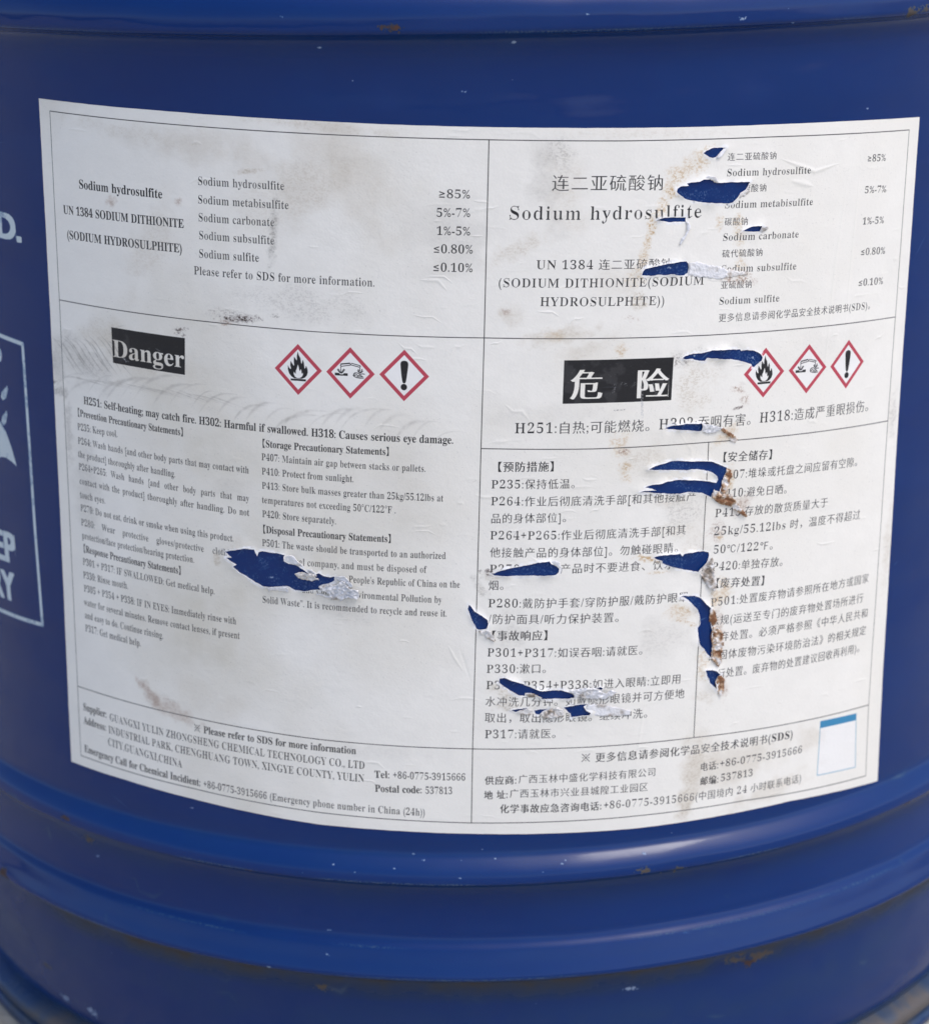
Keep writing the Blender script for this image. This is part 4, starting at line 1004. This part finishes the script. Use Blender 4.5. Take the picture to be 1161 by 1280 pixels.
# chips and rust
SC = {0: (0.30, 0.19, 0.14), 1: (0.62, 0.66, 0.74), 3: (0.36, 0.30, 0.24)}
def spot(s, z, r, c):
    rr = r / 850.0 * DK * 1.05
    px, py = (s - S0) * DK, (z - Z0) * DK
    a0, a1 = int(max(0, px - rr * 2)), int(min(DW, px + rr * 2 + 2)); b0, b1 = int(max(0, py - rr * 2)), int(min(DH, py + rr * 2 + 2))
    if a1 - a0 < 2 or b1 - b0 < 2: return
    yy, xx = np.mgrid[b0:b1, a0:a1].astype(np.float32)
    d = np.hypot((xx - px) / (rr * 1.5), (yy - py) / (rr * .6)) + (fbm(b1 - b0, a1 - a0, max(2.5, rr * .45), 4) - .5) * 3.0
    k = (np.clip((.95 - d) * 2.2, 0, 1) * .85)[..., None]
    paint[b0:b1, a0:a1] = paint[b0:b1, a0:a1] * (1 - k) + np.array(SC[c]) * k
    matte[b0:b1, a0:a1] = np.maximum(matte[b0:b1, a0:a1], k[..., 0])
for s_ in SPOTS: spot(*s_)
for i in range(28):
    big = rng.random() < .12
    s0 = rng.uniform(-1.0, 1.0); z0 = rng.choice([rng.uniform(-.6, -.53), rng.uniform(-.98, -.6), rng.uniform(.52, .75), rng.uniform(-.5, .5)])
    spot(s0, z0, rng.uniform(.4, .8) * (1.6 if big else 1), 1)
for i in range(26):      # fine scratches
    s0, z0 = rng.uniform(-.9, .9), rng.uniform(-.95, .72); an = rng.normal(0, .5); L_ = rng.uniform(.01, .05)
    sy, sx, mk = line_mask([(s0, z0), (s0 + L_ * math.cos(an), z0 + L_ * math.sin(an))], .0014, DK, -S0, -Z0, paint.shape, taper=True)
    if mk.size: mk = (mk * .35)[..., None]; paint[sy, sx] = paint[sy, sx] * (1 - mk) + np.array((.45, .52, .68)) * mk
# white stencil print beside the label
sten = np.zeros((DH, DW), np.float32)
for kind, pts in STENCIL:
    if kind == 'line': sy, sx, mk = line_mask(pts, 0.0068, DK, -S0, -Z0, sten.shape, soft=1.2)
    else: sy, sx, mk = poly_mask(pts, DK, -S0, -Z0, sten.shape)
    sten[sy, sx] = np.maximum(sten[sy, sx], mk)
for tx, a0_, b0_, a1_, b1_, h_ in STENTEXT:
    draw_text(sten, DK, -S0, -Z0, tx, a0_, b0_, a1_, b1_, h_, 'x', sans=True, SS=2)
sten = sten * np.clip(1.15 - (m3 - .5) * .5 - np.clip((m2 - .55) * 5, 0, .35), 0, 1) * .95
paint = paint * (1 - sten[..., None]) + np.array((.82, .86, .86)) * sten[..., None]
matte = np.maximum(matte, sten * .8)
paint_img = make_image('drum_paint', paint, alpha=np.clip(matte, 0, 1))
del paint, m1, m2, m3, sten

# ------------------------------------------------------------------ materials
def mat(name):
    m = bpy.data.materials.new(name); m.use_nodes = True
    nt = m.node_tree; return m, nt, nt.nodes['Principled BSDF']
def N(nt, t, **k):
    n = nt.nodes.new(t)
    for a_, v in k.items(): setattr(n, a_, v)
    return n

m_drum, nt, bs = mat('blue_gloss_paint')
tx = N(nt, 'ShaderNodeTexImage', image=paint_img, extension='EXTEND'); nt.links.new(tx.outputs[0], bs.inputs['Base Color'])
mr = N(nt, 'ShaderNodeMapRange'); mr.inputs[3].default_value = 0.045; mr.inputs[4].default_value = 0.75
nt.links.new(tx.outputs[1], mr.inputs[0]); nt.links.new(mr.outputs[0], bs.inputs['Roughness'])
bs.inputs['Specular IOR Level'].default_value = 0.34
tc = N(nt, 'ShaderNodeTexCoord'); mp = N(nt, 'ShaderNodeMapping'); mp.inputs['Scale'].default_value = (1, 1, 2.2)
nz = N(nt, 'ShaderNodeTexNoise'); nz.inputs['Scale'].default_value = 16; nz.inputs['Detail'].default_value = 2
nz2 = N(nt, 'ShaderNodeTexNoise'); nz2.inputs['Scale'].default_value = 420; nz2.inputs['Detail'].default_value = 2
nt.links.new(tc.outputs['Object'], mp.inputs[0]); nt.links.new(mp.outputs[0], nz.inputs[0]); nt.links.new(tc.outputs['Object'], nz2.inputs[0])
b1_ = N(nt, 'ShaderNodeBump'); b1_.inputs['Strength'].default_value = 1; b1_.inputs['Distance'].default_value = 0.0017
b2_ = N(nt, 'ShaderNodeBump'); b2_.inputs['Strength'].default_value = 1; b2_.inputs['Distance'].default_value = 0.000012
nt.links.new(nz.outputs[0], b1_.inputs['Height']); nt.links.new(nz2.outputs[0], b2_.inputs['Height'])
nt.links.new(b1_.outputs[0], b2_.inputs['Normal']); nt.links.new(b2_.outputs[0], bs.inputs['Normal'])

m_label, nt, bs = mat('printed_label_paper')
tx = N(nt, 'ShaderNodeTexImage', image=label_img, extension='EXTEND'); nt.links.new(tx.outputs[0], bs.inputs['Base Color'])
th = N(nt, 'ShaderNodeTexImage', image=height_img, extension='EXTEND'); bp = N(nt, 'ShaderNodeBump')
bp.inputs['Strength'].default_value = 1.0; bp.inputs['Distance'].default_value = 0.0005
nt.links.new(th.outputs[0], bp.inputs['Height']); nt.links.new(bp.outputs[0], bs.inputs['Normal'])
bs.inputs['Roughness'].default_value = 0.42; bs.inputs['Specular IOR Level'].default_value = 0.4

def paper_mat(name, cols, scale, lo, hi):
    m, nt, bs = mat(name)
    tc = N(nt, 'ShaderNodeTexCoord'); nz = N(nt, 'ShaderNodeTexNoise'); nz.inputs['Scale'].default_value = scale; nz.inputs['Detail'].default_value = 5
    nt.links.new(tc.outputs['Object'], nz.inputs[0])
    cr = N(nt, 'ShaderNodeValToRGB'); cr.color_ramp.elements[0].position = lo; cr.color_ramp.elements[1].position = hi
    cr.color_ramp.elements[0].color = (*cols[0], 1); cr.color_ramp.elements[1].color = (*cols[-1], 1)
    if len(cols) > 2: e = cr.color_ramp.elements.new((lo + hi) / 2); e.color = (*cols[1], 1)
    nt.links.new(nz.outputs[0], cr.inputs[0]); nt.links.new(cr.outputs[0], bs.inputs['Base Color'])
    bs.inputs['Roughness'].default_value = 0.8
    n2 = N(nt, 'ShaderNodeTexNoise'); n2.inputs['Scale'].default_value = 2200; nt.links.new(tc.outputs['Object'], n2.inputs[0])
    b = N(nt, 'ShaderNodeBump'); b.inputs['Distance'].default_value = 0.0002; b.inputs['Strength'].default_value = .8
    nt.links.new(n2.outputs[0], b.inputs['Height']); nt.links.new(b.outputs[0], bs.inputs['Normal'])
    return m
m_flap = [paper_mat('torn_white_paper', [(.42, .38, .34), (.72, .71, .70), (.80, .80, .81)], 260, .30, .46),
          paper_mat('soiled_torn_paper', [(.22, .18, .14), (.56, .50, .44), (.80, .78, .75)], 420, .34, .54),
          paper_mat('rust_stained_paper', [(.24, .11, .05), (.52, .36, .23), (.82, .78, .74)], 430, .42, .60)]
m_ground, nt, bs = mat('pale_dusty_concrete')
tc = N(nt, 'ShaderNodeTexCoord'); nz = N(nt, 'ShaderNodeTexNoise'); nz.inputs['Scale'].default_value = 3; nz.inputs['Detail'].default_value = 8
n2 = N(nt, 'ShaderNodeTexNoise'); n2.inputs['Scale'].default_value = 60; n2.inputs['Detail'].default_value = 6
cr = N(nt, 'ShaderNodeValToRGB'); cr.color_ramp.elements[0].position = .3; cr.color_ramp.elements[1].position = .7
cr.color_ramp.elements[0].color = (.32, .30, .25, 1); cr.color_ramp.elements[1].color = (.47, .45, .38, 1)
mx = N(nt, 'ShaderNodeMath', operation='ADD'); m5 = N(nt, 'ShaderNodeMath', operation='MULTIPLY'); m5.inputs[1].default_value = .5
nt.links.new(tc.outputs['Object'], nz.inputs[0]); nt.links.new(tc.outputs['Object'], n2.inputs[0])
nt.links.new(nz.outputs[0], mx.inputs[0]); nt.links.new(n2.outputs[0], mx.inputs[1]); nt.links.new(mx.outputs[0], m5.inputs[0]); nt.links.new(m5.outputs[0], cr.inputs[0])
nt.links.new(cr.outputs[0], bs.inputs['Base Color']); bs.inputs['Roughness'].default_value = .9
bp = N(nt, 'ShaderNodeBump'); bp.inputs['Distance'].default_value = .004; nt.links.new(n2.outputs[0], bp.inputs['Height']); nt.links.new(bp.outputs[0], bs.inputs['Normal'])
m_steel, nt, bs = mat('galvanised_steel'); bs.inputs['Base Color'].default_value = (.42, .43, .45, 1); bs.inputs['Metallic'].default_value = 1
nz = N(nt, 'ShaderNodeTexNoise'); nz.inputs['Scale'].default_value = 90; mr = N(nt, 'ShaderNodeMapRange'); mr.inputs[3].default_value = .25; mr.inputs[4].default_value = .55
nt.links.new(nz.outputs[0], mr.inputs[0]); nt.links.new(mr.outputs[0], bs.inputs['Roughness'])

# ------------------------------------------------------------------ setting
g = 60.0; n = 24
me = bpy.data.meshes.new('ground')
xs = np.linspace(-g, g, n); V = [(x, y, 0) for y in xs for x in xs]
F = [(j * n + i, j * n + i + 1, (j + 1) * n + i + 1, (j + 1) * n + i) for j in range(n - 1) for i in range(n - 1)]
me.from_pydata(V, [], F); me.materials.append(m_ground)
ground = bpy.data.objects.new('ground', me); COL.objects.link(ground); ground['kind'] = 'structure'

# ------------------------------------------------------------------ the drum
drum = bpy.data.objects.new('steel_drum', None); COL.objects.link(drum); drum.location = (0, 0, 0.0)
drum['label'] = 'dark blue painted steel drum with pressed hoops and a large torn white hazard label'
drum['category'] = 'drum'
SEG = 360
def lathe(name, prof, material, closed=False):
    P = np.array(prof, float); n = len(P)
    th = np.linspace(-math.pi, math.pi, SEG, endpoint=False)
    V = [(R * r * math.sin(t), -R * r * math.cos(t), BASE + R * z) for r, z in P for t in th]
    F = []; uvs = []
    for i in range(n - 1 if not closed else n):
        j = (i + 1) % n
        for k in range(SEG):
            k2 = (k + 1) % SEG; F.append((i * SEG + k, j * SEG + k, j * SEG + k2, i * SEG + k2))
            s0_, s1_ = th[k], th[k] + 2 * math.pi / SEG
            for s, z in ((s0_, P[i][1]), (s0_, P[j][1]), (s1_, P[j][1]), (s1_, P[i][1])):
                uvs += [(s - S0) / (S1 - S0), (z - Z0) / (Z1 - Z0)]
    me = bpy.data.meshes.new(name); me.from_pydata(V, [], F)
    uv = me.uv_layers.new(name='unwrap'); uv.data.foreach_set('uv', uvs)
    me.polygons.foreach_set('use_smooth', [True] * len(F)); me.materials.append(material); me.update()
    o = bpy.data.objects.new(name, me); COL.objects.link(o); o.parent = drum
    return o
def smooth(ctrl, step=0.0025):
    """dense monotone cubic through (r, z) control points, along their chord length"""
    P = np.array(ctrl, float); d = np.hypot(*(P[1:] - P[:-1]).T); t = np.concatenate([[0], np.cumsum(d)])
    D = (P[1:] - P[:-1]) / d[:, None]; M = np.zeros_like(P); M[0] = D[0]; M[-1] = D[-1]
    for i in range(1, len(P) - 1):
        for c in (0, 1):
            a, b = D[i - 1][c], D[i][c]
            if a * b > 0:
                w1 = 2 * d[i] + d[i - 1]; w2 = d[i] + 2 * d[i - 1]; M[i][c] = (w1 + w2) / (w1 / a + w2 / b)
    out = []
    for i in range(len(P) - 1):
        k = max(2, min(14, int(d[i] / step)))
        for f in np.arange(k) / k:
            out.append((2 * f ** 3 - 3 * f ** 2 + 1) * P[i] + (f ** 3 - 2 * f * f + f) * d[i] * M[i] + (3 * f * f - 2 * f ** 3) * P[i + 1] + (f ** 3 - f * f) * d[i] * M[i + 1])
    out.append(P[-1]); return out
# top to bottom; each piece ends where a sharp step begins
lathe('drum_wall', smooth([(1.0, .93), (1.0, .92), (1.0, .80), (1.0, .742), (1.0, .740)]), m_drum)
lathe('rolling_hoop', smooth([(1.0, .740), (1.0, .738), (1.0008, .718), (1.003, .705), (1.009, .695), (1.0155, .6865), (1.0195, .677), (1.0218, .665), (1.0222, .650), (1.0205, .645), (1.016, .6425), (1.008, .638), (1.001, .630), (.9975, .618), (.997, .612)]), m_drum)
lathe('drum_wall', smooth([(.997, .612), (.997, .606), (.9983, .57), (.9998, .54), (1.0, .525), (1.0, .3), (1.0, .0), (1.0, -.3), (1.0, -.50), (1.0, -.535), (1.0, -.537)]), m_drum)
lathe('rolling_hoop', smooth([(1.0, -.537), (1.0, -.539), (1.0006, -.549), (1.0030, -.556), (1.0092, -.563), (1.0152, -.570), (1.0196, -.577), (1.0216, -.583), (1.0226, -.5912), (1.0218, -.5945), (1.0175, -.597), (1.009, -.600), (1.002, -.606), (.998, -.616), (.997, -.622)]), m_drum)
lathe('drum_wall', smooth([(.997, -.622), (.997, -.627), (.9985, -.65), (1.0002, -.67), (1.002, -.683), (1.0022, -.685)]), m_drum)
lathe('rolling_hoop', smooth([(1.0022, -.685), (1.0026, -.688), (1.006, -.698), (1.0112, -.7045), (1.0132, -.7075), (1.0155, -.713), (1.021, -.727), (1.0265, -.740), (1.0288, -.7465), (1.028, -.7505), (1.024, -.754), (1.013, -.759), (1.003, -.767), (.999, -.780), (.9985, -.786)]), m_drum)
lathe('drum_wall', smooth([(.9985, -.786), (.9985, -.792), (.998, -.83), (.996, -.88), (.991, -.94), (.984, -.975), (.9765, -.994), (.9762, -.9955)]), m_drum)
lathe('bottom_chime', smooth([(.9762, -.9955), (.979, -.9965), (.990, -1.000), (.998, -1.004), (1.0035, -1.011), (1.004, -1.020), (.999, -1.027), (.993, -1.030), (.9925, -1.034), (1.000, -1.038), (1.0035, -1.045), (1.002, -1.056), (.996, -1.0615), (.985, -1.062), (.97, -1.05)]), m_drum)
lathe('lid', smooth([(1.006, .952), (1.008, .968), (.995, .976), (.975, .970), (.965, .950), (.955, .944), (.5, .944), (.01, .945)]), m_drum)
ring = lathe('locking_ring', smooth([(1.0, .925), (1.012, .923), (1.022, .930), (1.026, .945), (1.026, .962), (1.020, .976), (1.008, .980)]), m_steel)

# ------------------------------------------------------------------ the label: a sheet glued round the drum, torn through to the paint
CA, SA, PHI = math.cos(-0.036), math.sin(-0.036), 0.0116
def on_drum(u, v, h):
    s = (u * CA - v * SA) / 190.0 + PHI; z = (u * SA + v * CA) / 190.0
    r = R + h * 0.001
    return (r * math.sin(s), -r * math.cos(s), BASE + R * z)
def densify(pts, step, jit):
    out = []
    for (x0, y0), (x1, y1) in zip(pts, pts[1:] + pts[:1]):
        L = math.hypot(x1 - x0, y1 - y0); k = max(1, int(L / step))
        for i in range(k):
            f = i / k; j = jit * (1 if i else .4)
            out.append((x0 + (x1 - x0) * f + random.uniform(-j, j), y0 + (y1 - y0) * f + random.uniform(-j, j)))
    return out
def inside(poly, P):
    P = np.asarray(P); A = np.array(poly); B = np.roll(A, -1, 0); c = np.zeros(len(P), bool)
    for (x0, y0), (x1, y1) in zip(A, B):
        k = ((y0 > P[:, 1]) != (y1 > P[:, 1])); 
        with np.errstate(divide='ignore', invalid='ignore'):
            c ^= k & (P[:, 0] < (x1 - x0) * (P[:, 1] - y0) / (y1 - y0) + x0)
    return c
outline = densify(OUTLINE, 2.5, 0.03)
holes = [densify(h, 0.55, 0.07) for h in HOLES]
hole_pts = np.array([p for h in holes for p in h])
grid = []
for v in np.arange(-HALF_V, HALF_V, 2.2):
    for u in np.arange(-HALF_U, HALF_U, 2.2):
        grid.append((u + random.uniform(-.4, .4), v + random.uniform(-.4, .4)))
for h in holes:                                  # finer sheet round each tear
    a = np.array(h); x0, y0 = a.min(0) - 4; x1, y1 = a.max(0) + 4
    for v in np.arange(y0, y1, .7):
        for u in np.arange(x0, x1, .7): grid.append((u + random.uniform(-.15, .15), v + random.uniform(-.15, .15)))
grid = np.array(grid)
keep = inside(outline, grid)
for h in holes: keep &= ~inside(h, grid)
def near_hole(P):
    d = np.empty(len(P))
    for i in range(0, len(P), 2000):
        q = P[i:i + 2000]; d[i:i + 2000] = np.sqrt(((q[:, None, :] - hole_pts[None]) ** 2).sum(-1)).min(1)
    return d
grid = grid[keep]; dh = near_hole(grid); grid = grid[dh > .25]
olp = np.array(outline)
do = np.array([np.hypot(*(olp - q).T).min() for q in grid]); grid = grid[do > .8]
pts = [tuple(p) for p in outline]; edges = [(i, (i + 1) % len(outline)) for i in range(len(outline))]
for h in holes:
    b = len(pts); pts += h; edges += [(b + i, b + (i + 1) % len(h)) for i in range(len(h))]
pts += [tuple(p) for p in grid]
vo, eo, fo, *_ = delaunay_2d_cdt([Vector(p) for p in pts], edges, [], 0, 1e-5)
VO = np.array([(v.x, v.y) for v in vo]); FO = np.array([tuple(f) for f in fo if len(f) == 3])
cen = VO[FO].mean(1); k = inside(outline, cen)
for h in holes: k &= ~inside(h, cen)
FO = FO[k]
dh = near_hole(VO)
lift = np.exp(-dh / 1.1)
H = np.array([0.20 + 0.05 * mnoise.noise(Vector((x * .05, y * .08, 1.0))) + lf * max(0, 0.25 + 0.75 * mnoise.noise(Vector((x * .25, y * .25, 5.0)))) + lf * .12 * mnoise.noise(Vector((x * 1.3, y * 1.3, 9.0))) for (x, y), lf in zip(VO, lift)])
V3 = [on_drum(x, y, h) for (x, y), h in zip(VO, H)]
used = np.zeros(len(V3), bool); used[FO.ravel()] = True
# border edges get a paper edge that goes down to the paint
fw = {}
for f in FO.tolist():
    for a_, b_ in ((f[0], f[1]), (f[1], f[2]), (f[2], f[0])): fw[(a_, b_)] = 1
border = [e for e in fw if (e[1], e[0]) not in fw]
low = {}; top_ = {}
for a_, b_ in border:
    for q in (a_, b_):
        if q not in low:
            top_[q] = len(V3); V3.append(V3[q]); low[q] = len(V3); V3.append(on_drum(VO[q][0], VO[q][1], 0.02 if dh[q] > .3 else max(.02, H[q] - .18)))
F3 = FO.tolist() + [(top_[b_], top_[a_], low[a_], low[b_]) for a_, b_ in border]
ids = np.full(len(V3), -1); m_ = np.array(sorted(set(np.array([q for f in F3 for q in f])))); ids[m_] = np.arange(len(m_))
back = {v_: k_ for k_, v_ in low.items()}; back.update({v_: k_ for k_, v_ in top_.items()})
me = bpy.data.meshes.new('chemical_label')
me.from_pydata([V3[i] for i in m_], [], [tuple(int(ids[q]) for q in f) for f in F3])
uv = me.uv_layers.new(name='print'); vals = []
inv_ids = m_
for poly in me.polygons:
    for vi in poly.vertices:
        q = int(inv_ids[vi]); q = back.get(q, q); vals += [(VO[q][0] + HALF_U) / (2 * HALF_U), (VO[q][1] + HALF_V) / (2 * HALF_V)]
uv.data.foreach_set('uv', vals)
nf = len(FO); me.polygons.foreach_set('use_smooth', [i < nf for i in range(len(F3))]); me.materials.append(m_label); me.update()
label = bpy.data.objects.new('chemical_label', me); COL.objects.link(label); label.parent = drum
label['label'] = 'white bilingual hazard label, printed in black and red, torn and stained'

# crumpled flaps of torn paper standing off the label
for fi, (poly, lift_, pal, crum) in enumerate(FLAPS):
    ol = densify(poly, .32, .17)
    a = np.array(ol); x0, y0 = a.min(0); x1, y1 = a.max(0)
    gp = np.array([(u + random.uniform(-.12, .12), v + random.uniform(-.12, .12)) for v in np.arange(y0, y1, .34) for u in np.arange(x0, x1, .34)])
    gp = gp[inside(ol, gp)] if len(gp) else gp
    if len(gp):
        dd = np.sqrt(((gp[:, None] - a[None]) ** 2).sum(-1)).min(1); gp = gp[dd > .18]
    pp = ol + [tuple(p) for p in gp]; ee = [(i, (i + 1) % len(ol)) for i in range(len(ol))]
    vo, eo, fo, *_ = delaunay_2d_cdt([Vector(p) for p in pp], ee, [], 1, 1e-5)
    VV = np.array([(v.x, v.y) for v in vo]); de = np.sqrt(((VV[:, None] - a[None]) ** 2).sum(-1)).min(1)
    hs = []
    ax_ = random.uniform(-.5, .5); cx_, cy_ = a.mean(0); half = max(x1 - x0, y1 - y0) / 2
    L_ = a - a.mean(0); ev = np.linalg.eigh(L_.T @ L_)[1]; minor = ev[:, 0]; minor = minor * (1 if minor[0] * .8 + minor[1] * .6 > 0 else -1)
    span = np.abs(L_ @ minor).max() + 1e-6
    for (x, y), d in zip(VV, de):
        q = Vector((x * .75 + y * ax_, y * 1.1 - x * ax_ * .5, fi * 7.3))
        rg_ = 1 - abs(mnoise.noise(q)) * 3; r2 = 1 - abs(mnoise.noise(q * 2.4)) * 3; r3 = mnoise.noise(q * 7)
        side = ((x - cx_) * minor[0] + (y - cy_) * minor[1]) / span          # one long side is the fold, the other stands free
        hs.append(.28 + lift_ * .8 * (.28 + .34 * side + crum * (.24 * rg_ + .20 * r2 + .17 * r3)))
    me = bpy.data.meshes.new('torn_flap')
    me.from_pydata([on_drum(x, y, max(.26, h)) for (x, y), h in zip(VV, hs)], [], [tuple(f) for f in fo])
    me.materials.append(m_flap[pal]); me.polygons.foreach_set('use_smooth', [True] * len(me.polygons)); me.update()
    o = bpy.data.objects.new('torn_flap', me); COL.objects.link(o); o.parent = label
    so = o.modifiers.new('thickness', 'SOLIDIFY'); so.thickness = .00012
